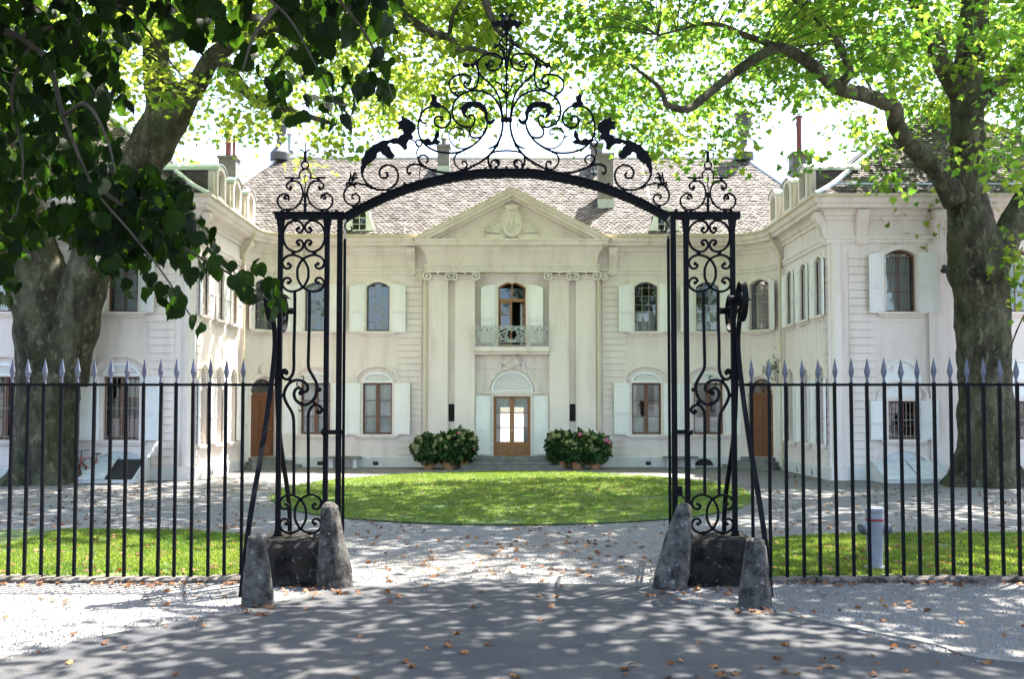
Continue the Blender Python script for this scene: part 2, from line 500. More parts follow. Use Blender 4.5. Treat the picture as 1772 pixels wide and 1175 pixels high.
# asphalt apron and road
edge = [gp(600, 1019), gp(760, 1012), gp(880, 1011), gp(1010, 1013), gp(1133, 1020), gp(1200, 1046), gp(1340, 1063), gp(1470, 1092), gp(1772, 1152)]
edgeL = [gp(0, 1142), gp(130, 1112), gp(260, 1086), gp(370, 1067), gp(470, 1047), gp(540, 1031)]
pts = [V((-24, 6.4, 0)), V((-14, 7.3, 0)), V((-8, 8.25, 0))] + [V((*p, 0)) for p in edgeL] + [V((*p, 0)) for p in edge] + [V((8, 8.35, 0)), V((14, 7.7, 0)), V((26, 6.8, 0)), V((26, -6, 0)), V((-24, -6, 0))]
sm = cr(pts[:-2], 4) + pts[-2:]
sm = [V((p.x + R.uniform(-.03, .03), p.y + R.uniform(-.03, .03), 0)) for p in sm]
sheet('road', sm, 0.012, MT['asphalt'])
# pale concrete gutter strip on the right
gut = cr([V((*gp(1345, 1064), 0)), V((*gp(1480, 1092), 0)), V((*gp(1620, 1120), 0)), V((*gp(1772, 1152), 0)), V((8, 8.37, 0)), V((14, 7.72, 0)), V((24, 6.95, 0))], 5)
gl = [(p.x, p.y + 0.03) for p in gut]; gr = [(p.x + 0.04, p.y + 0.24) for p in gut]
sheet('gutter_strip', gl + gr[::-1], 0.018, MT['concrete'])

# lawns
LAWN_C, LAWN_A, LAWN_B = V((0, 28.9)), 6.6, 8.7
ell = [(LAWN_C.x + LAWN_A * math.cos(a) * (1 + 0.012 * math.sin(5 * a) + .006 * math.sin(17 * a) + R.uniform(-.004, .004)), LAWN_C.y + LAWN_B * math.sin(a)) for a in [2 * math.pi * i / 72 for i in range(72)]]
lawn_round = sheet('round_lawn', ell, 0.035, MT['turf'])
LSTRIP = [(-14, 14.0), (-3.75, 14.0), (-3.95, 16.0), (-4.6, 18.2), (-6, 19.1), (-14, 19.6)]
RSTRIP = [(3.55, 14.0), (14, 14.0), (14, 18.9), (6, 18.6), (4.6, 18.0), (3.8, 16.2)]
sheet('lawn_strip', LSTRIP, 0.03, MT['turf'])
sheet('lawn_strip', RSTRIP, 0.03, MT['turf'])

def inside(p, poly):
    c = False; k = len(poly)
    for i in range(k):
        a, b = poly[i], poly[i - 1]
        if (a[1] > p[1]) != (b[1] > p[1]) and p[0] < (b[0] - a[0]) * (p[1] - a[1]) / (b[1] - a[1]) + a[0]: c = not c
    return c
def blades(name, poly, n, h, label, box):
    mb = MB(); cx_ = (box[0] + box[2]) / 2; cy_ = (box[1] + box[3]) / 2
    for _ in range(n):
        x, y = R.uniform(box[0], box[2]), R.uniform(box[1], box[3])
        k_ = R.uniform(.985, 1.015)
        if not inside(((x - cx_) * k_ + cx_, (y - cy_) * k_ + cy_), poly): continue
        if noise.noise((x * .9, y * .9, 8)) + .5 * noise.noise((x * 3, y * 3, 2)) < -.52: continue
        t = min(1, max(0, 0.5 + 0.45 * noise.noise((x * 0.8, y * 0.8, 3)) + R.uniform(-.25, .25)))
        for k in range(3):
            a = R.uniform(0, 6.28); w = R.uniform(.008, .016); l = h * R.uniform(.5, 1.2); q = R.uniform(0.2, 0.9) * l
            b = V((x + R.uniform(-.04, .04), y + R.uniform(-.04, .04), 0.028))
            d = V((math.cos(a), math.sin(a), 0)); e = V((-d.y, d.x, 0))
            mb.add([b - e * w, b + e * w, b + d * q + V((0, 0, l))], [(0, 1, 2)], 0, t)
    o = mb.build(name, MT['grass'], fix=False, tint=True)
    tag(o, label, 'grass', kind='stuff')
blades('grass', ell, 42000, 0.055, 'short mown grass of the round central lawn', (-6.8, 20, 6.8, 37.8))
blades('grass', LSTRIP, 22000, 0.06, 'mown grass strip behind the left iron fence', (-8.5, 14, -3.6, 19.6))
blades('grass', RSTRIP, 22000, 0.06, 'mown grass strip behind the right iron fence', (3.5, 14, 9.5, 18.9))

# loose stones on the gravel
peb = MB()
ROADPOLY = [(p.x, p.y) for p in sm]
for _ in range(20000):
    y = 8.5 + 12 * R.random() ** 1.4
    x = R.uniform(-.56, .56) * y
    if (inside((x, y), ROADPOLY) and not (R.random() < .5 and not inside((x, y + R.uniform(.02, .6)), ROADPOLY))) or inside((x, y), LSTRIP) or inside((x, y), RSTRIP): continue
    s_ = R.uniform(.006, .017) * (1 + 0.5 * R.random()); a = R.uniform(0, 6.28)
    vs = []
    for k in range(5):
        b = a + k * 1.256
        vs.append((x + math.cos(b) * s_ * R.uniform(.7, 1.3), y + math.sin(b) * s_ * R.uniform(.7, 1.3), 0.0))
    vs.append((x + R.uniform(-.3, .3) * s_, y + R.uniform(-.3, .3) * s_, s_ * R.uniform(.5, .9) + .012))
    peb.add(vs, [(k, (k + 1) % 5, 5) for k in range(5)])
tag(peb.build('gravel', MT['pebble'], fix=False), 'loose pale gravel stones scattered around the gate', 'gravel', kind='stuff')
# ================================================================== the house
FY, WYF, WX, ARC = 41.0, 33.3, 10.45, 2.2
UF = WX - ARC                                        # half length of the flat front
UA = UF + ARC * math.pi / 2                          # end of the hollow curve
UL = UA + (FY - ARC - WYF)                           # inner corner of the wing front
UEND = UL + 11.0
def path(u):
    s_ = 1 if u >= 0 else -1
    a = abs(u)
    if a <= UF: x, y, tx, ty = a, FY, 1, 0
    elif a <= UA:
        t = (a - UF) / ARC
        x, y, tx, ty = UF + ARC * math.sin(t), FY - ARC + ARC * math.cos(t), math.cos(t), -math.sin(t)
    elif a <= UL: x, y, tx, ty = WX, FY - ARC - (a - UA), 0, -1
    else: x, y, tx, ty = WX + (a - UL), WYF, 1, 0
    return V((s_ * x, y, 0)), V((tx, s_ * ty, 0))
def FM(u, z=0.0, d=0.0):
    """matrix of the wall frame at u: x along the wall, y into the wall, z up"""
    P, T = path(u)
    I = V((0, 0, 1)).cross(T)
    P = P - I * d + V((0, 0, z))
    return Matrix(((T.x, I.x, 0, P.x), (T.y, I.y, 0, P.y), (0, 0, 1, P.z), (0, 0, 0, 1)))
ZE = 9.25
def uarc(deg): return UF + ARC * rad(deg)
def uwing(y): return UA + (FY - ARC - y)
def ufront(x): return UL + (x - WX)

house = thing('chateau', (0, FY, 0), 'cream two-storey chateau with pedimented centre, two wings and brown tiled roof', 'building')

# ---- openings: (u, z0, z1, width, rise of the arch)
def arch_outline(w, z0, z1, rise, n=10, grow=0.0, both=False):
    h = w / 2 + grow
    if rise <= 0: top = [(h, z1 + grow), (-h, z1 + grow)]
    else:
        top = [(h * math.cos(math.pi * i / n), (z1 - rise) + (rise + grow) * math.sin(math.pi * i / n)) for i in range(n + 1)] if rise >= w * 0.3 else \
              [(h - 2 * h * i / n, z1 + grow - rise * (2 * i / n - 1) ** 2) for i in range(n + 1)]
    b = z0 - (grow if both else 0)
    return [(-h, b), (h, b)] + top
HOLES = []
def hole(u, w, z0, z1, rise=0.0):
    HOLES.append((u, w, z0, z1, rise))
UPZ0, UPZ1, LOZ0, LOZ1 = 5.52, 7.52, 1.33, 3.40
FU = [5.45, 7.95]                                    # windows of the flat front (distance from the axis)
UD = uarc(50)
WU = [uwing(37.75), uwing(35.95), uwing(34.15)]
BU = [ufront(12.85), ufront(16.7)]
for s_ in (-1, 1):
    for u in FU:
        hole(s_ * u, 0.94, UPZ0, UPZ1, 0.2); hole(s_ * u, 1.18, LOZ0, LOZ1)
    hole(s_ * UD, 0.94, UPZ0, UPZ1, 0.2); hole(s_ * UD, 1.2, 0.45, 3.55, 0.6)
    for u in WU:
        hole(s_ * u, 0.74, UPZ0, UPZ1, 0.16); hole(s_ * u, 0.78, 1.15, 3.75, 0.39)
    for k, u in enumerate(BU):
        hole(s_ * u, 1.02, 5.56, 7.62, 0.2)
        if s_ > 0: hole(s_ * u, 0.95, 1.35, 2.60)
        else: hole(s_ * u, 1.18, LOZ0, LOZ1)
hole(0, 1.12, 4.88, 7.52, 0.22); hole(0, 1.5, 0.45, 2.86)
for s_ in (-1, 1): hole(s_ * 2.44, 0.24, 1.85, 2.55)

cuts = sorted(set([0.8, 1.75, 3.2, 4.2, 6.7, UF + .35, UA - .35 + .3, (WU[0] + WU[1]) / 2, (WU[1] + WU[2]) / 2, UL, ufront(11.4), ufront(14.7), UEND]))
cuts = sorted(set([-c for c in cuts] + cuts))
breaks = [s_ * b for s_ in (-1, 1) for b in [UF + ARC * rad(k * 7.5) for k in range(13)] + [UL]]
wall = MB()
for a, b in zip(cuts[:-1], cuts[1:]):
    hs = [h for h in HOLES if a < h[0] < b]
    loops = [[(a, 0), (b, 0), (b, ZE), (a, ZE)]]
    for h in hs:
        loops.append([(h[0] + p[0], p[1]) for p in arch_outline(h[1], h[2], h[3], h[4])])
    bm = bmesh.new()
    flat = [p for l in loops for p in l]
    bv = [bm.verts.new((p[0], 0, p[1])) for p in flat]
    for t in geometry.tessellate_polygon([[V((p[0], p[1], 0)) for p in l] for l in loops]):
        try: bm.faces.new([bv[i] for i in t])
        except ValueError: pass
    for l in loops[1:]:                              # reveals
        k = len(l)
        f0 = [bm.verts.new((p[0], 0, p[1])) for p in l]; f1 = [bm.verts.new((p[0], 0.3, p[1])) for p in l]
        for i in range(k):
            bm.faces.new((f0[i], f0[(i + 1) % k], f1[(i + 1) % k], f1[i]))
    for br in breaks:
        if a < br < b:
            bmesh.ops.bisect_plane(bm, geom=bm.verts[:] + bm.edges[:] + bm.faces[:], plane_co=(br, 0, 0), plane_no=(1, 0, 0))
    bm.verts.index_update()
    vs = []
    for v in bm.verts:
        u = min(max(v.co.x, a + 1e-5), b - 1e-5)
        vs.append(FM(u) @ V((0, v.co.y, v.co.z)))
    wall.add(vs, [[v.index for v in f.verts] for f in bm.faces])
    bm.free()
wall.build('wall', MT['wall'], house)
# closed back of the building, with the garden door that the light comes through
back = MB()
BW = 52.0
for (x0, x1, z0, z1) in ((-24, -1.0, 0, ZE), (1.0, 24, 0, ZE), (-1.0, 1.0, 3.2, ZE)):
    back.box(x0, BW, z0, x1, BW + 0.3, z1)
for s_ in (-1, 1):
    back.box(min(s_ * 21.5, s_ * 21.8), WYF + .01, 0, max(s_ * 21.5, s_ * 21.8), BW, ZE)
back.build('rear_wall', MT['wall'], house)
room = MB()
room.box(-9, FY + 4.6, 4.45, 9, BW - .05, 4.6)
room.box(-9, FY + .32, 4.45, 9, FY + 4.6, 4.6)
room.box(-9.6, FY + .32, 0.3, 9.6, BW - .05, 0.42)
for s_ in (-1, 1):
    room.box(min(s_ * 3.3, s_ * 3.4), FY + .4, .42, max(s_ * 3.3, s_ * 3.4), BW - .1, ZE - .3)
    room.box(s_ * 1.5 - .05, FY + 5, .42, s_ * 1.5 + .05, BW - .1, 4.45)
room.box(-9, FY + 5.2, 4.6, 9, FY + 5.3, ZE - .2)
room.box(-24, FY + .4, ZE - .25, 24, BW, ZE - .15)
room.build('interior', MT['room'], house)

# ---- mouldings that follow the whole front
PU = sorted(set([-UEND, -UL, UEND, UL] + [s_ * b for s_ in (-1, 1) for b in [UF + ARC * rad(k * 6) for k in range(16)]]))
PU = [u for u in PU]
def fpath(u0, u1):
    us = [u0] + [u for u in PU if u0 < u < u1] + [u1]
    return [path(u)[0].xy for u in us]
def moulding(name, prof, mat, u0=-UEND, u1=UEND):
    mb = MB(); mb.sweep(fpath(u0, u1), prof)
    return mb.build(name, mat, house)
CORN = [(-.02, 8.60), (.05, 8.60), (.06, 8.72), (.13, 8.76), (.14, 8.84), (.20, 8.92), (.42, 8.96), (.44, 9.06), (.52, 9.10), (.58, 9.22), (.58, 9.27), (-.02, 9.27)]
for (a, b) in ((-UEND, -3.5), (3.5, UEND)):
    moulding('cornice', CORN, MT['trim'], a, b)
    moulding('string_course', [(-.02, 7.84), (.05, 7.84), (.06, 7.95), (.10, 7.98), (.10, 8.06), (-.02, 8.06)], MT['trim'], a, b)
    moulding('gutter', [(.50, 9.255), (.60, 9.255), (.66, 9.30), (.66, 9.37), (.62, 9.37), (.60, 9.31), (.50, 9.30)], MT['pipe'], a, b)
DOORG = [(-UD - .62, -UD + .62), (UD - .62, UD + .62), (-.8, .8)]
segs = [(-UEND, -UD - .62), (-UD + .62, -.85), (.85, UD - .62), (UD + .62, UEND)]
for a, b in segs:
    moulding('plinth', [(-.02, 0), (.07, 0), (.07, .40), (.05, .44), (-.02, .44)], MT['plinth'], a, b)

# ---- rusticated courses, one block per course
cm = MB(); cm.box(-.5, -.045, .014, .5, .02, .248); course_me = cm.mesh('course', MT['wall'])
def courses(u0, u1, z0=.5, z1=7.80, pitch=.262):
    z = z0
    while z + pitch <= z1 + .01:
        link('course', course_me, house, FM((u0 + u1) / 2, z) @ Matrix.Diagonal((u1 - u0 - .01, 1, pitch / .262, 1)))
        z += pitch
for s_ in (-1, 1):
    for (a, b) in ((3.66, 4.62), (ufront(11.12), ufront(11.98)), (UL - .52, UL - .10)):
        courses(*sorted((s_ * a, s_ * b)))

# ---- round corner shafts on the wings
for s_ in (-1, 1):
    mb = MB()
    mb.lathe([(.20, .44), (.20, 7.84)], (s_ * (WX + .26), WYF + .06, 0), 20)
    mb.box(s_ * (WX + .26) - .28, WYF - .16, .0, s_ * (WX + .26) + .26, WYF + .2, .46)
    mb.build('corner_shaft', MT['trim'], house, smooth=True)
    # flat strips between the bays of the wing front
    for x in (14.05, 15.5, 18.0):
        mb = MB(); mb.box(s_ * x - .3, WYF - .07, .44, s_ * x + .3, WYF + .02, 7.84)
        mb.build('wall_strip', MT['trim'], house)

# ---- console brackets in the frieze
con = MB()
prof = [(0, 7.80), (.10, 7.78), (.13, 7.90), (.10, 8.02), (.12, 8.14), (.20, 8.36), (.36, 8.62), (.40, 8.78), (.36, 8.90), (0, 8.90)]
con.prism([prof], lambda a, b, d: V((d, -a, b)), -.17, .17)
for k in (-.10, 0, .10):
    con.prism([[(p[0] * 1.0 + (.018 if p[0] > .05 else 0), p[1]) for p in prof]], lambda a, b, d: V((d, -a, b)), k - .03, k + .03)
con.tube([(-.19, -.33, 8.76), (.19, -.33, 8.76)], .085, 10)
con.tube([(-.185, -.09, 7.86), (.185, -.09, 7.86)], .05, 8)
con_me = con.mesh('bracket', MT['trim'])
for s_ in (-1, 1):
    for u in (4.1, UF + .45, UA - .12, UL - .2, ufront(11.55), ufront(14.05), ufront(15.6), ufront(18)):
        link('bracket', con_me, house, FM(s_ * u))

# ------------------------------------------------------------------ windows
def ident(a, b, d): return V((a, d, b))              # wall-local: x along, y into the wall, z up
def ring(mb, o, i, d0, d1, mi=0): mb.prism([o, i], ident, d0, d1, mi)
PROTO = {}
def shutter_mesh(w, h, slope, key):
    if key in PROTO: return PROTO[key]
    mb = MB()
    n = 6
    def top(x): return h - slope * (x / w) ** 1.6
    out = [(0, 0), (w, 0)] + [(w * (1 - i / n), top(w * (1 - i / n))) for i in range(n + 1)]
    mb.prism([out], ident, -.018, .018)
    t = .07
    def panel(z0, z1):
        for sgn in (-1, 1):
            o = [(t, z0), (w - t, z0), (w - t, z1(w - t) if callable(z1) else z1), (t, z1(t) if callable(z1) else z1)]
            i_ = [(p[0] + (.022 if p[0] < w / 2 else -.022), p[1] + (.022 if j < 2 else -.022)) for j, p in enumerate(o)]
            mb.prism([o, i_], ident, sgn * .018, sgn * .036)
    panel(.08, h * .40); panel(h * .45, lambda x: top(x) - .08)
    mb.box(.03, -.05, h * .415, w * .95, -.018, h * .435)
    mb.box(w * .2, -.034, h * .30, w * .62, -.02, h * .312)
    PROTO[key] = mb.mesh('shutter', MT['shutter'])
    return PROTO[key]
hin = MB()
hin.box(-.02, -.03, -.05, .07, .03, .0); hin.tube([(0, 0, -.08), (0, 0, .06)], .018, 6)
hinge_me = hin.mesh('hinge', MT['white'])
def shutters(win, M, w, z0, h, sw, gap, slope=0.1, angs=(14, 14)):
    me = shutter_mesh(sw, h, slope, ('sh', sw, h, slope))
    for s_, an in ((-1, angs[0]), (1, angs[1])):
        if an is None: continue
        x = s_ * (w / 2 + gap)
        L = M @ Matrix.Translation((x, -.075, z0)) @ Matrix.Rotation(rad(-s_ * an), 4, 'Z')
        if s_ < 0: L = L @ Matrix.Diagonal((-1, 1, 1, 1))
        link('shutter', me, win, L)
        for zz in (.18, .86):
            link('hinge', hinge_me, win, M @ Matrix.Translation((x, -.075, z0 + h * zz)))

def curtain_mesh(w, z0, z1, key, amp=.035, waves=9):
    if key in PROTO: return PROTO[key]
    mb = MB(); n = waves * 8
    rr = random.Random(str(key)); ph = rr.random() * 6
    vs = []; 
    for i in range(n + 1):
        t = i / n
        y = amp * math.sin(t * waves * 6.28 + ph) + amp * .5 * math.sin(t * waves * 2.9 + 1)
        vs += [V((-w / 2 + w * t, y, z0)), V((-w / 2 + w * t, y * .7, z1))]
    mb.add(vs, [(2 * i, 2 * i + 2, 2 * i + 3, 2 * i + 1) for i in range(n)])
    PROTO[key] = mb.mesh('curtain', MT['curtain'], smooth=60, fix=False)
    return PROTO[key]
pane_me = {}
def pane(win, M, x0, x1, z0, z1, y, jig=None):
    key = (round(x1 - x0, 3), round(z1 - z0, 3))
    if key not in pane_me:
        mb = MB(); mb.box(-key[0] / 2, -.002, -key[1] / 2, key[0] / 2, .002, key[1] / 2)
        pane_me[key] = mb.mesh('pane', MT['glass'])
    L = M @ Matrix.Translation(((x0 + x1) / 2, y, (z0 + z1) / 2)) @ Matrix.Rotation(rad(R.uniform(-.9, .9)), 4, 'Z') @ Matrix.Rotation(rad(R.uniform(-.9, .9)), 4, 'X')
    link('pane', pane_me[key], win, L)
def archz(x, w, z1, rise, n=10):
    return z1 - rise * (2 * x / w) ** 2

def upper_window(u, w=.94, d=0, z0=UPZ0, z1=UPZ1, rise=.2, sw=.60, cols=3, rows=6, cloth=None, brown=False, ang=(14, 14), label=None, surround=.15, blind=True):
    M = FM(u, 0, d)
    fr = MB()
    o = arch_outline(w, z0, z1, rise); i_ = arch_outline(w - .10, z0 + .05, z1 - .05, rise * .95)
    ring(fr, o, i_, .14, .20, 1 if brown else 0)
    y = .17; iw = w - .10; t = .011 if not brown else .02
    zs = [z0 + .05 + (z1 - rise - .02 - z0 - .05) * k / (rows - 1) for k in range(rows)] if rows > 2 else [z0 + .05, (z0 + z1) / 2, z1 - rise]
    if brown: zs = [z0 + .05, z0 + .05 + .62, z0 + .05 + 1.24, z1 - rise - .05]
    xs = [-iw / 2 + iw * k / cols for k in range(cols + 1)]
    for x in xs[1:-1]: fr.box(x - t, y - .015, z0 + .03, x + t, y + .015, archz(x, w, z1 - .03, rise), 1)
    for z in zs[1:]: fr.box(-iw / 2, y - .012, z - .010, iw / 2, y + .012, z + .010, 1)
    win = fr.build('window', [MT['greyiron'], MT['brown'] if brown else MT['bars']], house, M)
    if label: win['label'] = label
    for a in range(cols):
        for b in range(len(zs) - 1):
            pane(win, M, xs[a] + t, xs[a + 1] - t, zs[b] + .01, zs[b + 1] - .01, y)
        zt = min(archz(xs[a], w, z1 - .05, rise), archz(xs[a + 1], w, z1 - .05, rise))
        pane(win, M, xs[a] + t, xs[a + 1] - t, zs[-1] + .01, max(zt, zs[-1] + .06), y)
    sr = MB()
    ring(sr, arch_outline(w, z0, z1, rise, 10, surround), arch_outline(w, z0, z1, rise), -.07, .05)
    sr.build('surround', MT['trim'], win, M)
    si = MB(); si.box(-w / 2 - surround - .12, -.17, z0 - .10, w / 2 + surround + .12, .14, z0 - .02); si.box(-w / 2 - surround - .06, -.07, z0 - .19, w / 2 + surround + .06, .02, z0 - .10)
    si.build('sill', MT['trim'], win, M)
    shutters(win, M, w, z0 - .06, z1 - z0 - .02, sw, surround * .55, .13, ang)
    if cloth:
        c0, c1, cw, off = cloth
        link('curtain', curtain_mesh(cw, z0 + .04 + (z1 - z0) * c0, z0 + (z1 - z0) * c1 - .08, ('cu', cw, c0, c1, z0)), win, M @ Matrix.Translation((off, .34, 0)))
    return win

def lunette(win, M, w, z, h, name='lunette', slats=4, boards=False):
    mb = MB(); n = 14
    o = [(w / 2 * math.cos(math.pi * k / n), z + h * math.sin(math.pi * k / n)) for k in range(n + 1)]
    i_ = [(p[0] * (1 - .16 / w * 1.2), z + .07 + (p[1] - z) * (1 - .16 / h)) for p in o]
    mb.prism([o, i_], ident, -.02, .1)
    mb.box(-w / 2 + .05, .07, z + .05, w / 2 - .05, .09, z + .07)
    L = mb.build(name, MT['white'], win, M)
    bk = MB(); bk.prism([[(p[0] * .97, p[1]) for p in o]], ident, .085, .095); 
    if not boards: bk.m = [0] * len(bk.f)
    bk.build('louvre_backing', MT['white'] if boards else MT['dark'], win, M)
    hh = h - .14
    for k in range(slats):
        zz = z + .09 + hh * (k + .25) / slats
        fr = math.sqrt(max(0, 1 - ((zz + .04 - z) / h) ** 2)) * (w / 2) - .09
        if fr < .08: continue
        s_ = MB(); s_.box(-fr, -.035, -.004, fr, .035, .022)
        s_.build('louvre_slat', MT['white'], win, M @ Matrix.Translation((0, .055, zz + .01)) @ Matrix.Rotation(rad(32), 4, 'X'))
def arch_mould(win, M, a, b, z, t=.11, d=.09, ears=True):
    mb = MB(); n = 20
    for (t0, t1, dd) in ((0, t, d), (t * .35, t * .8, d + .03)):
        o = [((a - t0) * math.cos(math.pi * k / n), z + (b - t0) * math.sin(math.pi * k / n)) for k in range(n + 1)]
        i_ = [((a - t1) * math.cos(math.pi * k / n), z + (b - t1) * math.sin(math.pi * k / n)) for k in range(n + 1)]
        mb.prism([o + i_[::-1]], ident, -dd, .03)
    if ears:
        for s_ in (-1, 1): mb.box(s_ * (a - t / 2) - t * .75, -d - .03, z - .09, s_ * (a - t / 2) + t * .75, .03, z)
    mb.build('arch_moulding', MT['trim'], win, M)

def lower_window(u, w=1.18, z0=LOZ0, z1=LOZ1, sw=.66, cloth='full', ang=(12, 12), bars=False, label=None, lun=True, arch=(.93, .66)):
    M = FM(u)
    fr = MB(); y = .16
    o = arch_outline(w, z0, z1, 0); i_ = [(-w / 2 + .06, z0 + .07), (w / 2 - .06, z0 + .07), (w / 2 - .06, z1 - .06), (-w / 2 + .06, z1 - .06)]
    ring(fr, o, i_, .11, .20)
    fr.box(-.075, .10, z0 + .05, .075, .19, z1 - .05)
    h = (z1 - .06 - z0 - .07)
    zs = [z0 + .07 + h * k / 3 for k in range(4)]
    for z in zs[1:-1]:
        fr.box(-w / 2 + .05, y - .02, z - .017, -.07, y + .02, z + .017); fr.box(.07, y - .02, z - .017, w / 2 - .05, y + .02, z + .017)
    win = fr.build('window', MT['brown'], house, M)
    if label: win['label'] = label
    for s_ in (-1, 1):
        a, b = sorted((s_ * .08, s_ * (w / 2 - .06)))
        for k in range(3): pane(win, M, a, b, zs[k] + .017, zs[k + 1] - .017, y)
    if bars:
        bb = MB()
        for k in range(7):
            x = -w / 2 + .08 + (w - .16) * k / 6
            bb.tube([(x, .05, z0), (x, .05, z1)], .011, 6)
        for zz in (z0 + .1, (z0 + z1) / 2): bb.box(-w / 2, .044, zz - .012, w / 2, .056, zz + .012)
        bb.build('window_bars', MT['bars'], win, M)
    sr = MB()
    ring(sr, arch_outline(w, z0, z1, 0, 10, .11), arch_outline(w, z0, z1, 0), -.03, .05)
    sr.build('surround', MT['trim'], win, M)
    si = MB(); si.box(-w / 2 - .26, -.15, z0 - .10, w / 2 + .26, .12, z0 - .015); si.box(-w / 2 - .2, -.09, z0 - .18, w / 2 + .2, .02, z0 - .10)
    si.build('sill', MT['trim'], win, M)
    shutters(win, M, w, z0 - .02, z1 - z0 + .02, sw, .10, 0, ang)
    if lun:
        lunette(win, M @ Matrix.Translation((0, -.05, 0)), w + .06, z1 + .03, .43)
    arch_mould(win, M, arch[0], arch[1], z1 + .08)
    if cloth == 'full':
        for s_ in (-1, 1):
            link('curtain', curtain_mesh(w * .46, z0 + .06, z1 - .05, ('lo', w, s_), .03, 6), win, M @ Matrix.Translation((s_ * w * .235, .33, 0)))
    elif cloth == 'half':
        link('curtain', curtain_mesh(w - .1, z0 + .06, z0 + (z1 - z0) * .36, ('half', w), .02, 10), win, M @ Matrix.Translation((0, .30, 0)))
        for s_ in (-1, 1):
            link('curtain', curtain_mesh(.16, z0 + .06, z1 - .05, ('side', w, s_), .03, 3), win, M @ Matrix.Translation((s_ * (w / 2 - .14), .36, 0)))
    return win

for s_ in (-1, 1):
    for k, u in enumerate(FU):
        side = 'left' if s_ < 0 else 'right'
        upper_window(s_ * u, cloth=None if s_ < 0 and k == 0 else ((.0, .47, .82, 0) if s_ > 0 else (.85, 1.0, .82, 0)), ang=(16, 12))
        lower_window(s_ * u, cloth='full' if s_ < 0 else 'half')
    upper_window(s_ * UD, d=.07, cloth=(0, 1, .30, -.26 * s_), ang=(40, 40), sw=.55)
    for u in WU:
        upper_window(s_ * u, w=.74, rise=.16, sw=.36, cols=2, rows=5, surround=.10, ang=(10, 10))
        M = FM(s_ * u)
        fr = MB(); w, z0, z1 = .78, 1.15, 3.75
        ring(fr, arch_outline(w, z0, z1, .39), arch_outline(w - .12, z0 + .06, z1 - .06, .33), .14, .2)
        fr.box(-.03, .13, z0, .03, .19, z1 - .02)
        fr.box(-w / 2, .13, 3.28, w / 2, .19, 3.36)
        win = fr.build('window', MT['brown'], house, M)
        for q in (-1, 1):
            a, b = sorted((q * .03, q * .33))
            for k in range(3): pane(win, M, a, b, 1.21 + .69 * k, 1.21 + .69 * (k + 1) - .01, .165)
        sl = MB()
        for k in range(3): sl.box(-.34 + .07 * k, .06, 3.40 + .09 * k, .34 - .07 * k, .14, 3.43 + .09 * k)
        sl.build('louvre', MT['white'], win, M)
        si = MB(); si.box(-.58, -.13, 1.04, .58, .12, 1.12); si.box(-.5, -.07, .95, .5, .02, 1.04); si.build('sill', MT['trim'], win, M)
        arch_mould(win, M, .56, .56, 3.36, .09, .05)
        shutters(win, M, w, 1.15, 2.2, .38, .06, 0, (10, 10))
    for k, u in enumerate(BU):
        upper_window(s_ * u, w=1.02, z0=5.56, z1=7.62, rise=.2, sw=.56, cols=2, brown=True, cloth=(0, 1, .9, 0), ang=(20, 24))
        if s_ > 0:
            win = lower_window(s_ * u, w=.95, z0=1.35, z1=2.60, bars=True, lun=False, cloth=None, sw=.55, arch=(.86, .62), label='small barred window under a white boarded arch')
            # boarded blind arch over the small window
            M = FM(s_ * u)
            mb = MB(); bo = [(-.62, 2.72), (.62, 2.72)] + [(.62 * math.cos(math.pi * q / 14), 3.34 + .62 * math.sin(math.pi * q / 14)) for q in range(15)]
            ins = [(p[0] * .88, 2.79 + (p[1] - 2.72) * .9) for p in bo]
            mb.prism([bo, ins], ident, -.035, .03)
            mb.build('blind_arch_frame', MT['white'], win, M)
            for q in range(4):
                x0, x1 = -.54 + .27 * q, -.54 + .27 * (q + 1) - .012
                zt = 3.34 + .55 * math.sqrt(max(.02, 1 - (max(abs(x0), abs(x1)) / .60) ** 2))
                b_ = MB(); b_.box(x0, -.012, 2.80, x1, .03, zt); b_.build('board', MT['white'], win, M)
        else:
            lower_window(s_ * u, bars=True, cloth=None)
        # shallow panel frame round the bay
        mb = MB(); ring(mb, [(-.98, .46), (.98, .46), (.98, 5.3), (-.98, 5.3)], [(-.90, .46 + .0), (.90, .46), (.90, 5.22), (-.90, 5.22)][0:4], -.02, .02)
        mb.build('panel_edge', MT['trim'], house, FM(s_ * u))

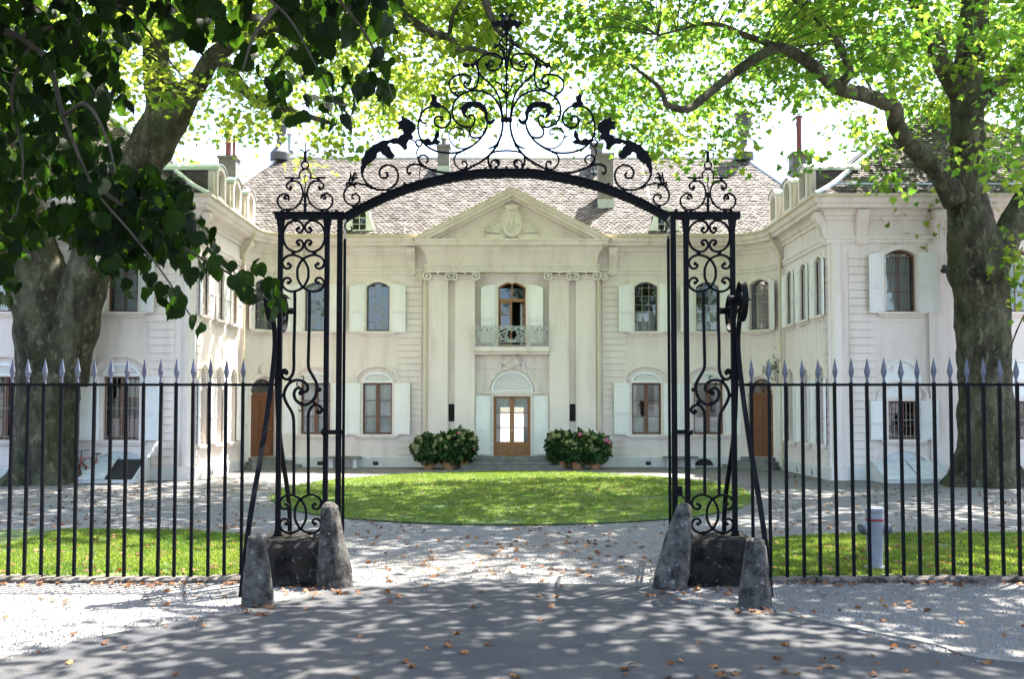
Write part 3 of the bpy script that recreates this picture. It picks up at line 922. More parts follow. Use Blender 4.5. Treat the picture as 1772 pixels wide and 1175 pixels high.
# ---- side doors in the hollow corners
for s_ in (-1, 1):
    M = FM(s_ * UD, 0, .07); w, z0, zt = 1.2, .45, 3.55
    d = MB(); d.box(-w / 2, .16, z0, w / 2, .22, 2.88)
    for q in (-1, 1):
        for (a, b) in ((z0 + .12, 1.05), (1.15, 1.62), (1.72, 2.76)):
            x0, x1 = sorted((q * .05, q * .54))
            ring(d, [(x0, a), (x1, a), (x1, b), (x0, b)], [(x0 + .045, a + .045), (x1 - .045, a + .045), (x1 - .045, b - .045), (x0 + .045, b - .045)], .14, .16)
    d.box(-w / 2, .12, 2.86, w / 2, .2, 2.97); d.box(-.012, .150, z0, .012, .165, 2.88, 0)
    dr = d.build('door', MT['wood'], house, M)
    fl = MB(); fr_o = [(p[0], p[1]) for p in arch_outline(w, 2.97, zt, .58)]; fr_i = [(p[0] * .9, 2.99 + (p[1] - 2.97) * .9) for p in fr_o]
    ring(fl, fr_o, fr_i, .14, .19)
    for a in (60, 90, 120): fl.bar([(0, .165, 2.98), (.46 * math.cos(rad(a)), .165, 2.98 + .48 * math.sin(rad(a)))], .012, .012)
    fl.build('fanlight', MT['brown'], dr, M)
    gl = MB(); gl.prism([[(p[0] * .96, p[1] - .01) for p in fr_o]], ident, .168, .172); gl.build('pane', MT['glass'], dr, M)
    h = MB(); h.tube([(.46, .12, 1.55), (.46, .06, 1.55)], .02, 8); h.tube([(.46, .07, 1.55), (.36, .07, 1.55)], .014, 8); h.build('handle', MT['steel'], dr, M)
    arch_mould(dr, M, .80, .80, 2.98, .16, .07)
    sr = MB()
    for q in (-1, 1): sr.box(min(q * .6, q * .78), -.05, .44, max(q * .6, q * .78), .05, 2.94)
    sr.prism([[(-.13, 3.70), (.13, 3.70), (.2, 4.03), (.1, 4.10), (-.1, 4.10), (-.2, 4.03)]], ident, -.12, .02)
    sr.build('door_surround', MT['trim'], dr, M)
    for k in range(3):
        st = MB(); st.box(-.75 - .22 * k, -.35 - .32 * k, .30 - .15 * k, .75 + .22 * k, .15 - .3 * k, .445 - .15 * k)
        st.build('step', MT['step'], house, M)
    shm = shutter_mesh(.52, 2.6, 0, ('sd',))
    link('shutter', shm, dr, M @ Matrix.Translation((s_ * .82, -.09, .6)) @ Matrix.Rotation(rad(-s_ * 40), 4, 'Z') @ (Matrix.Identity(4) if s_ > 0 else Matrix.Diagonal((-1, 1, 1, 1))))
    # downpipe in the corner
    mb = MB(); P, T = path(s_ * (UA + .12)); I = V((0, 0, 1)).cross(T)
    q0 = P - I * .16
    mb.tube(cr([q0 - I * .40 + V((0, 0, 9.2)), q0 - I * .36 + V((0, 0, 9.0)), q0 + V((0, 0, 8.3)), q0 + V((0, 0, 8.0)), q0 + V((0, 0, 7.0))], 5) + [q0 + V((0, 0, .12))], .055, 8)
    for z in (1.0, 3.0, 5.0, 7.0): mb.lathe([(.066, z - .03), (.066, z + .03)], q0, 8)
    mb.build('downpipe', MT['pipe'], house, smooth=True)

# ------------------------------------------------------------------ centre pavilion
D1, D2 = .16, .36
pv = MB()
for s_ in (-1, 1):
    x0, x1 = sorted((s_ * 1.50, s_ * 3.52))
    pv.box(x0, FY - D1, .44, x1, FY + .02, 7.9)
pv.box(-1.50, FY - .05, 3.98, 1.50, FY + .02, 4.6)
pv.build('pavilion_wall', MT['wall'], house)
for s_ in (-1, 1):
    pb = MB()
    x0, x1 = sorted((s_ * 1.42, s_ * 3.5))
    pb.box(x0, FY - D2 - .16, 0, x1, FY + .03, .46)
    pb.box(x0 + .03, FY - D2 - .10, .46, x1 - .03, FY + .03, 1.24); pb.box(x0, FY - D2 - .15, 1.24, x1, FY + .03, 1.36)
    pb.build('pavilion_plinth', MT['plinth'], house)
PX = [(1.50, 2.30), (2.58, 3.37)]
vol = spiral((0, 0), .20, .02, -90, 480, 40)
for s_ in (-1, 1):
    for (a, b) in PX:
        x0, x1 = sorted((s_ * a, s_ * b))
        p = MB(); p.box(x0, FY - D2, 1.50, x1, FY - D1 + .02, 7.62)
        p.box(x0 - .05, FY - D2 - .06, 1.36, x1 + .05, FY - D1, 1.44); p.box(x0 - .025, FY - D2 - .03, 1.44, x1 + .025, FY - D1, 1.50)
        po = p.build('pilaster', MT['wall'], house)
        c = MB()
        c.box(x0 - .02, FY - D2 - .05, 7.60, x1 + .02, FY - D1, 7.68); c.box(x0 - .09, FY - D2 - .26, 7.835, x1 + .09, FY - D1, 7.90)
        c.box(x0 + .04, FY - D2 - .04, 7.66, x1 - .04, FY - D1, 7.80)
        for q, xx in ((-1, x0 - .02), (1, x1 + .02)):
            c.bar([V((xx + q * -1 * v.x * -1, FY - D2 - .12, 7.70 - v.y)) if q > 0 else V((xx - v.x, FY - D2 - .12, 7.70 - v.y)) for v in vol], .026, .10)
            c.tube([(xx, FY - D2 - .09, 7.70), (xx, FY - D2 + .05, 7.70)], .185, 14)
            c.tube([(xx, FY - D2 - .22, 7.70), (xx, FY - D2 - .05, 7.70)], .035, 8)
        for k in range(5):
            xx = x0 + .22 + (x1 - x0 - .44) * k / 4
            c.lathe([(.005, -.05), (.04, -.02), (.045, .02), (.02, .05)], (xx, FY - D2 - .09, 7.735), 8)
        c.lathe([(.01, -.06), (.06, -.02), (.06, .03), (.02, .06)], ((x0 + x1) / 2, FY - D2 - .13, 7.83), 8)
        c.build('capital', MT['trim'], po, smooth=True)
    # half pilaster behind the corner, its volute and the downpipe
    p = MB(); x0, x1 = sorted((s_ * 3.37, s_ * 3.60)); p.box(x0, FY - .10, .44, x1, FY + .01, 7.85)
    xx = s_ * 3.74
    p.tube([(xx, FY - .22, 7.70), (xx, FY - .02, 7.70)], .14, 14)
    p.bar([V((xx - s_ * v.x, FY - .23, 7.70 - v.y)) for v in vol], .02, .03)
    p.build('corner_pilaster', MT['trim'], house)
    q0 = V((s_ * 3.49, FY - .40, 0)); mb = MB()
    mb.tube([q0 + V((0, 0, 8.2)), q0 + V((0, 0, .1))], .045, 8)
    for z in (1.6, 3.2, 4.8, 6.4): mb.lathe([(.056, z - .03), (.056, z + .03)], q0, 8)
    mb.build('downpipe', MT['pipe'], house, smooth=True)
    # slit window between the pilasters
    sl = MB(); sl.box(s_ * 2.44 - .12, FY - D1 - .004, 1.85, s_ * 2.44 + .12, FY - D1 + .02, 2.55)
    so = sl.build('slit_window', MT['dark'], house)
    b_ = MB()
    for k in (-.06, 0, .06): b_.tube([(s_ * 2.44 + k, FY - D1 - .02, 1.85), (s_ * 2.44 + k, FY - D1 - .02, 2.55)], .008, 6)
    b_.build('window_bars', MT['iron'], so)

def psweep(name, x, d, prof, mat=MT['trim']):
    """profile round the three sides of the pavilion"""
    mb = MB(); mb.sweep([(-x, FY + .1), (-x, FY - d), (x, FY - d), (x, FY + .1)], prof)
    mb.build(name, mat, house)
psweep('architrave', 3.44, D2, [(-.5, 7.88), (.02, 7.88), (.02, 8.0), (.05, 8.0), (.05, 8.10), (.10, 8.14), (.10, 8.19), (-.5, 8.19)])
psweep('frieze', 3.44, D2, [(-.5, 8.19), (.0, 8.19), (.015, 8.40), (.06, 8.58), (.14, 8.74), (-.5, 8.74)], MT['wall'])
psweep('cornice', 3.44, D2, [(-.5, 8.74), (.16, 8.74), (.18, 8.84), (.24, 8.90), (.40, 8.94), (.41, 9.05), (.47, 9.12), (.47, 9.17), (-.5, 9.17)])
fillr = MB(); fillr.box(-3.40, FY - D2 + .03, 7.9, 3.40, FY + .3, 9.15); fillr.build('entablature_core', MT['wall'], house)
# pediment
PZ0, PZ1, PXH, PYF = 9.17, 11.22, 3.92, FY - D2 - .47
tp = MB(); tp.prism([[(-3.5, PZ0), (3.5, PZ0), (0, PZ1 - .22)]], lambda a, b, d: V((a, d, b)), FY - D2 + .02, FY + .4)
tp.build('tympanum', MT['wall'], house)
for s_ in (-1, 1):
    A, B = V((s_ * PXH, 0, PZ0 + .0)), V((0, 0, PZ1))
    dirv = (B - A).normalized(); nrm = V((-dirv.z, 0, dirv.x)) * (1 if s_ < 0 else -1)
    if nrm.z < 0: nrm = -nrm
    prof = [(-.36, FY - D2 + .03), (-.36, FY - D2 - .14), (-.27, FY - D2 - .17), (-.26, FY - D2 - .38), (-.15, FY - D2 - .40), (-.13, FY - D2 - .47), (0, FY - D2 - .53), (0.0, FY + .3), (-.3, FY + .3)]
    vs = []
    for P0, cutx in ((A, None), (B, 0)):
        for (h, y) in prof:
            q = P0 + nrm * h
            if cutx is not None:                    # mitre at the apex
                q = q + dirv * ((0 - q.x) / dirv.x)
            else:
                q = q + dirv * ((PZ0 + .002 - q.z) / dirv.z) if q.z < PZ0 else q
            vs.append(V((q.x, y, q.z)))
    n = len(prof); mb = MB(); mb.add(vs, [(j, (j + 1) % n, n + (j + 1) % n, n + j) for j in range(n)] + [tuple(range(n)), tuple(range(n, 2 * n))[::-1]])
    mb.build('raking_cornice', MT['trim'], house)
    rb = MB()
    rb.add([V((s_ * 4.0, PYF - .08, PZ0 + .0)), V((0, PYF - .08, PZ1 + .035)), V((0, 43.4, PZ1 + .035)), V((s_ * 4.0, 43.4, PZ0 + .0))], [(0, 1, 2, 3)])
    rb.add([V((s_ * 4.0, PYF - .08, PZ0 - .05)), V((0, PYF - .08, PZ1 - .01)), V((0, 43.4, PZ1 - .01)), V((s_ * 4.0, 43.4, PZ0 - .05))], [(3, 2, 1, 0)])
    rb.add([V((s_ * 4.0, PYF - .08, PZ0 - .05)), V((0, PYF - .08, PZ1 - .01)), V((0, PYF - .08, PZ1 + .035)), V((s_ * 4.0, PYF - .08, PZ0))], [(0, 1, 2, 3)])
    rb.build('pediment_roof', MT['pipe'], house)

# medallion with wreath and palms
YT = FY - D2 + .01
med = MB(); cz = 9.83
n = 28
ov = [(.40 * math.cos(2 * math.pi * k / n), cz + .50 * math.sin(2 * math.pi * k / n)) for k in range(n)]
med.prism([ov], lambda a, b, d: V((a, d, b)), YT - .10, YT + .02)
med.tube([V((p[0], YT - .10, p[1])) for p in ov], .05, 8, closed=True)
mo = med.build('medallion', MT['trim'], house, smooth=True)
rel = MB()
rr = random.Random(5)
for k in range(26):
    a = rr.uniform(0, 6.28); q = rr.random() ** .5
    rel.lathe([(.004, -.05), (.05, -.02), (.055, .02), (.004, .06)], (q * .24 * math.cos(a), YT - .115, cz + q * .34 * math.sin(a)), 7, sy=.5)
rel.tube(cr([(-.12, YT - .12, cz - .25), (-.02, YT - .14, cz - .05), (.0, YT - .15, cz + .18), (.04, YT - .13, cz + .3)], 4), [.05, .05, .06, .07, .07, .07, .08, .07, .06, .05, .05, .04, .03], 7)
rel.build('relief_figure', MT['trim'], mo, smooth=True)
wr = MB()
for s_ in (-1, 1):
    for k in range(15):
        a = rad(-62 + 142 * k / 14)
        c = V((s_ * .52 * math.cos(a), YT - .06, cz + .62 * math.sin(a)))
        for q in range(2):
            e = a + rad(90 + (35 if q else -35))
            d = V((s_ * math.cos(e), -.25, math.sin(e)))
            wr.tube([c, c + d * .07, c + d * .15], [.03, .04, .006], 5)
wr.build('wreath', MT['trim'], mo, smooth=True)
crn = MB()
crn.lathe([(.27, 0), (.30, .05), (.26, .08), (.34, .20), (.30, .22), (.20, .16)], (0, YT - .06, cz + .55), 16, sy=.4)
for k in range(7):
    a = math.pi * k / 6
    crn.lathe([(.002, -.045), (.045, 0), (.002, .045)], (.33 * math.cos(a), YT - .06 - .10 * math.sin(a), cz + .79), 8)
crn.build('crown_relief', MT['trim'], mo, smooth=True)
pl = MB()
for s_ in (-1, 1):
    for k in range(7):
        a = rad(8 + 13 * k); L = .62 - .04 * k
        c = V((s_ * .45, YT - .03, cz - .36))
        pts = cr([c, c + V((s_ * L * .5 * math.cos(a), -.06, L * .5 * math.sin(a))), c + V((s_ * L * math.cos(a) * 1.05, -.09, L * math.sin(a))), c + V((s_ * (L * math.cos(a) + .10), -.05, L * math.sin(a) - .08))], 3)
        pl.tube(pts, [.02, .035, .042, .045, .045, .042, .035, .025, .018, .008], 5)
pl.build('palm_branch', MT['trim'], mo, smooth=True)
for s_ in (-1, 1):
    pbse = MB(); pbse.box(s_ * .685 - .365, YT - .10, PZ0, s_ * .685 + .365, YT + .02, 9.40); pbse.build('relief_base', MT['trim'], mo)

# balcony
bal = MB(); bal.box(-1.485, FY - D2 - .30, 4.66, 1.485, FY + .02, 4.84); bal.box(-1.485, FY - D2 - .12, 4.54, 1.485, FY + .01, 4.66)
balo = bal.build('balcony', MT['trim'], house)
BY = FY - D2 - .22
def sc2(c, r0, r1, a0, a1, n=16): return [V((p.x, BY, p.y)) for p in spiral(c, r0, r1, a0, a1, n)]
rl = MB()
for z in (4.90, 5.02, 5.66): rl.box(-1.48, BY - .015, z - .014, 1.48, BY + .015, z + .014)
for x in (-1.47, -.74, .74, 1.47): rl.box(x - .018, BY - .018, 4.84, x + .018, BY + .018, 5.68)
def rail_scrolls(cx, hw, rows):
    for s_ in (-1, 1):
        for (dx, dz, r, a) in rows:
            pts = sc2((0, 0), r, r * .15, a, a + 500)
            rl.bar([V((cx + s_ * (dx + p.x), BY, dz + p.z)) for p in pts], .019, .012)
    for s_ in (-1, 1):
        pts = cr([(cx, BY, 5.04), (cx + s_ * hw * .5, BY, 5.12), (cx + s_ * hw * .8, BY, 5.30), (cx + s_ * hw * .45, BY, 5.46), (cx, BY, 5.64)], 5)
        rl.bar(pts, .018, .011)
for cx in (-1.105, 1.105): rail_scrolls(cx, .33, [(.17, 5.17, .11, 0), (.18, 5.42, .12, 120), (.10, 5.56, .06, 200), (.27, 5.56, .06, 40)])
rail_scrolls(0, .68, [(.22, 5.16, .11, 0), (.50, 5.18, .13, 60), (.30, 5.40, .13, 120), (.58, 5.45, .12, 200), (.12, 5.56, .06, 200), (.42, 5.57, .07, 10)])
for s_ in (-1, 1):
    rl.bar(cr([(s_ * .62, BY, 5.62), (s_ * .55, BY, 5.52), (s_ * .36, BY, 5.56), (s_ * .2, BY, 5.62), (s_ * .04, BY, 5.50)], 5), [.02 + .012 * math.sin(k * .5) ** 2 for k in range(21)], .016)
    rl.bar(cr([(0, BY, 5.06), (s_ * .09, BY, 5.12), (s_ * .16, BY, 5.10), (s_ * .13, BY, 5.05)], 4), .022, .014)
rl.lathe([(.003, -.08), (.035, -.02), (.02, .03), (.003, .1)], (0, BY, 5.10), 8); rl.lathe([(.003, -.1), (.04, .0), (.003, .08)], (0, BY, 5.52), 8)
rl.build('balcony_railing', MT['railgrey'], balo)
# balcony door, one leaf open
M = FM(0)
bd = MB(); w, z0, z1 = 1.12, 4.88, 7.52
ring(bd, arch_outline(w, z0, z1, .22), arch_outline(w - .12, z0 + .06, z1 - .06, .2), .12, .20)
bd.box(-w / 2, .10, 6.72, w / 2, .20, 6.84); bd.box(-.035, .10, 6.84, .035, .20, 7.47)
for (a, b) in ((-.52, -.45), (-.07, .0)): bd.box(a, .12, 4.93, b, .18, 6.72)
for z in (4.97, 5.62, 6.16): bd.box(-.45, .13, z, -.07, .17, z + .035)
bd.box(-.45, .13, 6.66, -.07, .17, 6.72)
dd = bd.build('balcony_door', MT['honey'], house, M)
for (a, b) in ((5.0, 5.62), (5.655, 6.16), (6.195, 6.66)): pane(dd, M, -.45, -.07, a, b, .15)
for q in (-1, 1):
    a, b = sorted((q * .035, q * .50)); pane(dd, M, a, b, 6.84, 7.28, .15)
ol = MB()
for (a, b) in ((0, .06), (.44, .5)): ol.box(a, -.02, 4.93, b, .02, 6.70)
for z in (4.93, 5.62, 6.16, 6.64): ol.box(.06, -.018, z, .44, .018, z + .05)
olo = ol.build('open_door_leaf', MT['honey'], dd, M @ Matrix.Translation((.5, .2, 0)) @ Matrix.Rotation(rad(-78), 4, 'Z') @ Matrix.Diagonal((-1, 1, 1, 1)))
link('curtain', curtain_mesh(.16, 4.95, 6.7, ('bal',), .03, 3), dd, M @ Matrix.Translation((.42, .5, 0)))
sr = MB(); ring(sr, arch_outline(w, z0, z1, .22, 10, .17), arch_outline(w, z0, z1, .22), -.05, .05)
sr.prism([[(-.10, 7.46), (.10, 7.46), (.15, 7.80), (-.15, 7.80)]], ident, -.11, .02)
sr.lathe([(.004, -.1), (.08, -.04), (.09, .04), (.004, .1)], (0, -.12, 7.64), 8, sy=.4)
sr.build('surround', MT['trim'], dd, M)
shutters(dd, M, w, 5.0, 2.42, .60, .12, .16, (17, 17))

# great door
w, z0, z1 = 1.5, .45, 2.86
gd = MB(); ring(gd, arch_outline(w, z0, z1, 0), [(-w / 2 + .08, z0 + .03), (w / 2 - .08, z0 + .03), (w / 2 - .08, z1 - .08), (-w / 2 + .08, z1 - .08)], .10, .22)
gd.box(-.09, .10, z0, .09, .20, z1 - .05)
for q in (-1, 1):
    a, b = sorted((q * .09, q * .67)); gd.box(a, .14, z0 + .03, b, .18, .98)
    ring(gd, [(a + .06, z0 + .12), (b - .06, z0 + .12), (b - .06, .88), (a + .06, .88)], [(a + .11, z0 + .17), (b - .11, z0 + .17), (b - .11, .83), (a + .11, .83)], .115, .14)
    for z in (.98, 1.58, 2.18): gd.box(a, .14, z, b, .18, z + .035)
    gd.box(min(q * .63, q * .68), .13, .95, max(q * .63, q * .68), .18, 2.8)
gdo = gd.build('front_door', MT['honey'], house, M)
for q in (-1, 1):
    a, b = sorted((q * .09, q * .63))
    for (c0, c1) in ((1.015, 1.58), (1.615, 2.18), (2.215, 2.78)): pane(gdo, M, a, b, c0, c1, .16)
    link('curtain', curtain_mesh(.22, 1.0, 2.78, ('gd', q), .025, 5), gdo, M @ Matrix.Translation((q * .58, .33, 0)))
    link('curtain', curtain_mesh(.54, 2.42, 2.78, ('gdt', q), .015, 9), gdo, M @ Matrix.Translation((q * .36, .30, 0)))
hd = MB(); hd.box(-.012, .07, 1.38, .012, .10, 1.56); hd.tube([(0, .08, 1.47), (0, .04, 1.47), (.10, .04, 1.47)], .012, 6); hd.build('handle', MT['steel'], gdo, M)
sr = MB(); ring(sr, arch_outline(w, z0, z1, 0, 10, .10), arch_outline(w, z0, z1, 0), -.03, .05)
sr.box(-1.2, -.10, 2.96, 1.2, .05, 3.05); sr.build('surround', MT['trim'], gdo, M)
lunette(gdo, M @ Matrix.Translation((0, -.06, 0)), 1.72, 3.06, .84, slats=7)
arch_mould(gdo, M, 1.10, 1.10, 3.05, .20, .08, False)
shutters(gdo, M, w, .5, 2.38, .62, .12, 0, (13, 13))
# carved head above the great door
ct = MB(); rr = random.Random(9)
ct.lathe([(.02, -.36), (.20, -.28), (.34, -.05), (.36, .12), (.22, .28), (.03, .34)], (0, FY - .06, 4.20), 14, sy=.38)
for k in range(11):
    a = rad(15 + 15 * k); c = V((0, FY - .15, 4.12)); d = V((math.cos(a), 0, math.sin(a)))
    ct.tube([c + d * .10, c + d * .28 + V((0, -.05, 0)), c + d * .43], [.02, .055, .045], 6)
for s_ in (-1, 1):
    ct.tube(cr([V((s_ * .30, FY - .12, 4.3)), V((s_ * .46, FY - .12, 4.15)), V((s_ * .50, FY - .10, 3.95)), V((s_ * .62, FY - .08, 3.80)), V((s_ * .70, FY - .07, 3.86))], 4), .055, 6)
    for k in range(6): ct.lathe([(.003, -.05), (.05, 0), (.003, .05)], (s_ * (.42 + .05 * k), FY - .11, 4.05 - .06 * k), 7)
ct.lathe([(.01, -.09), (.11, -.05), (.12, .03), (.03, .1)], (0, FY - .18, 4.05), 10, sy=.6); ct.lathe([(.01, -.05), (.07, 0), (.01, .07)], (0, FY - .22, 4.50), 8)
ct.build('carved_keystone', MT['trim'], gdo, smooth=True)
for k in range(3):
    st = MB(); st.box(-1.45 - .28 * k, FY - .75 - .33 * k, .30 - .15 * k, 1.45 + .28 * k, FY - .03 if k == 0 else FY - .5 - .33 * (k - 1), .44 - .15 * k)
    st.build('step', MT['step'], house)

# cellar vents in the plinth
def vent(u, w, h, dark):
    M = FM(u); mb = MB(); n = 10
    o = [(w / 2 * math.cos(math.pi * k / n), .06 + h * math.sin(math.pi * k / n)) for k in range(n + 1)]
    i_ = [(p[0] * .88, .06 + (p[1] - .06) * .86) for p in o]
    mb.prism([o + i_[::-1]], ident, -.10, .0)
    vo = mb.build('cellar_vent', MT['plinth'], house, M)
    d = MB()
    if dark: d.prism([[(p[0] * .99, p[1]) for p in i_]], ident, -.078, -.03)
    else: d.box(-.11, -.078, .08, .11, -.03, .23)
    d.build('vent_opening', MT['dark'], vo, M)
for s_ in (-1, 1):
    vent(s_ * 5.5, .85, .34, False); vent(s_ * 7.75, .85, .34, s_ > 0)
    for u in WU[:2]: vent(s_ * (u + .9), .22, .26, True)
# ------------------------------------------------------------------ roofs
RY, RZ, RX = 46.0, 13.85, 10.7                       # main ridge
EY, EX = FY - .58, 13.9
roof = MB()
EZ = ZE + .05
A, B, C, Dq = V((-EX, EY, EZ)), V((EX, EY, EZ)), V((RX, RY, RZ)), V((-RX, RY, RZ))
Bk = EY + 2 * (RY - EY)
roof.add([A, B, C, Dq, V((-EX, Bk, EZ)), V((EX, Bk, EZ))], [(1, 5, 2), (5, 4, 3, 2), (4, 0, 3)])
VY = EY + (PZ1 + .02 - EZ) * (RY - EY) / (RZ - EZ)                   # valley of the pediment roof
roof.add([A, V((-3.9, EY, EZ)), V((0, VY, PZ1 + .02)), V((3.9, EY, EZ)), B, C, V((0, RY, RZ)), Dq], [(0, 1, 7), (1, 2, 7), (2, 6, 7), (2, 5, 6), (2, 3, 5), (3, 4, 5)])
main_roof = roof.build('roof', MT['tile'], house)
def tiles_on(O, U, S, W, Hs, keep, tw, ex, rr, lift=.0):
    """list of (corner points, tint) of overlapping tiles on a slope; keep(a, b) clips"""
    N = U.cross(S).normalized()
    if N.z < 0: N = -N
    out = []; rows = int(Hs / ex)
    for j in range(rows):
        b = j * ex + rr.uniform(-.006, .006); off = (j % 2) * tw / 2
        for i in range(-1, int(W / tw) + 1):
            a = i * tw + off
            if not keep(a + tw / 2, b + ex / 2): continue
            h = .030 + rr.uniform(0, .022); g_ = .008; db = rr.uniform(-.015, .015); tl = rr.uniform(-.008, .008)
            P = lambda x, y, z: O + U * x + S * y + N * (z + lift)
            x0, x1 = a + g_, a + tw - g_
            top = [P(x0, b + .03 + db, h - tl), P((x0 + x1) / 2, b + db - .012, h + .004), P(x1, b + .03 + db, h + tl), P(x1, b + ex * 1.45, .004), P(x0, b + ex * 1.45, .004)]
            bot = [P(x0, b + .03 + db, h - .024), P((x0 + x1) / 2, b + db - .012, h - .022), P(x1, b + .03 + db, h - .024)]
            out.append((top + bot, min(1, max(0, .5 + .22 * rr.gauss(0, 1)))))
    return out
TF = [(0, 1, 2, 3, 4), (5, 6, 1, 0), (6, 7, 2, 1), (7, 3, 2), (5, 0, 4)]
def tile_mesh(lst, name, parent, stuff=True):
    mb = MB()
    for vs, t in lst: mb.add(vs, TF, 0, t)
    o = mb.build(name, MT['tile'], parent, fix=False, tint=True)
    if stuff: o['kind'] = 'stuff'
    return o
rr = random.Random(21)
S = (Dq - A); sl = V((0, RY - EY, RZ - EZ)); Hs = sl.length; S = sl.normalized()
def keep_main(a, b):
    f = b / Hs; xx = -EX + a
    if abs(xx) > EX - (EX - RX) * f: return False
    y = EY + (RY - EY) * f; z = EZ + (RZ - EZ) * f
    if abs(xx) < 3.9 and z < PZ1 - abs(xx) * (PZ1 - PZ0) / 3.92 - .05: return False      # under the pediment roof
    if abs(xx) > 10.3 and z < EZ + .8 * (abs(xx) - 10.2): return False                    # under the wing roofs
    return True
tile_mesh(tiles_on(A, V((1, 0, 0)), S, 2 * EX, Hs, keep_main, .20, .165, rr), 'roof_tiles', main_roof)
rc = MB()
rc.tube([Dq + V((0, 0, .03)), C + V((0, 0, .03))], .10, 8)
for s_ in (-1, 1):
    rc.tube([V((s_ * RX, RY, RZ + .03)), V((s_ * EX, EY, EZ + .05))], .10, 8)
rc.build('ridge_flashing', MT['zinc'], main_roof)
# a vertical lead strip down the slope seen beside the gate arch
for xx in (-4.35, 5.9):
    ls = MB(); p0 = V((xx, EY + .1, EZ + .08)); ls.bar([p0 + S * .2, p0 + S * (Hs - .3)], .03, .02, (0, -S.z, S.y)); ls.build('lead_strip', MT['zinc'], main_roof)

# wing roofs
WRX, WHX = 16.5, 6.35
wing_roofs = []
for s_ in (-1, 1):
    ex0 = WX - .58; ey0 = WYF - .58; fl = .95; fz = .58; k = .80
    ex1, ey1, z1 = ex0 + fl, ey0 + fl, EZ + fz
    t = WRX - ex1; az = z1 + k * t
    X = lambda x: s_ * x
    ox = 2 * WRX - ex0
    mb = MB()
    P = [V((X(ex0), ey0, EZ)), V((X(ox), ey0, EZ)), V((X(ox - fl), ey1, z1)), V((X(ex1), ey1, z1)),
         V((X(WRX), ey1 + t, az)), V((X(WRX), 50, az)), V((X(ex1), 50, z1)), V((X(ex0), 50, EZ)), V((X(ox - fl), 50, z1)), V((X(ox), 50, EZ))]
    mb.add(P, [(0, 1, 2, 3), (3, 2, 4), (0, 3, 6, 7), (3, 4, 5, 6), (1, 9, 8, 2), (2, 8, 5, 4), (7, 6, 5, 8, 9)])
    wr_ = mb.build('roof', MT['tile'], house)
    W0 = ox - ex0
    # front slope: flare, then the steep part
    Sf = V((0, fl, fz)); L1 = Sf.length; Sf.normalize()
    O1 = V((min(X(ex0), X(ox)), ey0, EZ)); U1 = V((1, 0, 0))
    lst = tiles_on(O1, U1, Sf, W0, L1, lambda a, b: fl * b / L1 < a < W0 - fl * b / L1, .20, .16, rr)
    Su = V((0, t, k * t)); L2 = Su.length; Su.normalize()
    O2 = V((min(X(ex1), X(ox - fl)), ey1, z1)); W2 = ox - fl - ex1
    lst2 = tiles_on(O2, U1, Su, W2, L2, lambda a, b: t * b / L2 < a < W2 - t * b / L2, .20, .16, rr)
    # inner slope
    Si = V((s_ * fl, 0, fz)).normalized(); Sj = V((s_ * t, 0, k * t)).normalized()
    O3 = V((X(ex0), ey0, EZ)); U3 = V((0, 1, 0)); O4 = V((X(ex1), ey1, z1))
    lst3 = tiles_on(O3, U3, Si, 8.5, L1, lambda a, b: a > fl * b / L1, .20, .16, rr)
    lst4 = tiles_on(O4, U3, Sj, 9.0, L2, lambda a, b: a > t * b / L2, .20, .16, rr)
    if s_ > 0:                                       # the tiles that show largest are pieces of their own
        def dist(q): 
            c = q[0][1]; return abs(c.x - 12.9) + .6 * abs(c.z - 10.2)
        allf = sorted(lst + lst2, key=dist)
        for vs, tn in allf[:300]:
            m1 = MB(); c = vs[1]; m1.add([v - c for v in vs], TF, 0, tn)
            m1.build('roof_tile', MT['tile'], wr_, Matrix.Translation(c), fix=False, tint=True)
        tile_mesh(allf[300:] + lst3 + lst4, 'roof_tiles', wr_)
    else:
        tile_mesh(lst + lst2 + lst3 + lst4, 'roof_tiles', wr_)
    f = MB()
    f.tube(cr([P[0] + V((0, 0, .05)), P[0].lerp(P[3], .5) + V((0, 0, .03)), P[3] + V((0, 0, .05)), P[3].lerp(P[4], .2) + V((0, 0, .05))], 4) + [P[4] + V((0, 0, .05))], .10, 8)
    f.tube([P[4] + V((0, 0, .04)), P[5] + V((0, 0, .04))], .1, 8)
    f.box(min(P[3].x, P[2].x), ey1 - .03, z1 + .0, max(P[3].x, P[2].x), ey1 + .03, z1 + .055)
    f.build('hip_flashing', MT['zinc'], wr_)
    # dormers on the inner slope, seen from the side
    for yy in (34.9, 36.9, 38.9):
        x0 = WX - .25; zb = EZ + .25; zt = zb + 1.25
        d = MB()
        n = 8; hw = .55
        front = [(-hw, zb), (hw, zb)] + [(hw * math.cos(math.pi * q / n), zt - .3 + .3 * math.sin(math.pi * q / n)) for q in range(n + 1)]
        inner = [(p[0] * .62, zb + .12 + (p[1] - zb) * .78) for p in front]
        fnn = lambda a, b, dd_: V((X(x0 + dd_), yy + a, b))
        d.prism([front, inner], fnn, -.10, .22)
        do = d.build('dormer', MT['trim'], house)
        bd_ = MB(); bd_.prism([[(p[0] * .92, p[1] - .04) for p in front]], fnn, .2, 1.7); bd_.build('dormer_cheek', MT['slate'], do)
        gl = MB(); gl.prism([inner], fnn, .06, .07); gl.build('pane', MT['glass'], do)
        tp_ = MB(); tp_.bar([fnn(p[0] * 1.06, p[1] + .03, .8) for p in front[2:]], .02, .95, (1, 0, 0)); tp_.build('dormer_roof', MT['zinc'], do)
        w_ = MB(); w_.box(min(X(x0 - .02), X(x0 + .05)), yy - hw - .12, zb, max(X(x0 - .02), X(x0 + .05)), yy - hw - .01, zt - .35); w_.build('dormer_bracket', MT['trim'], do)

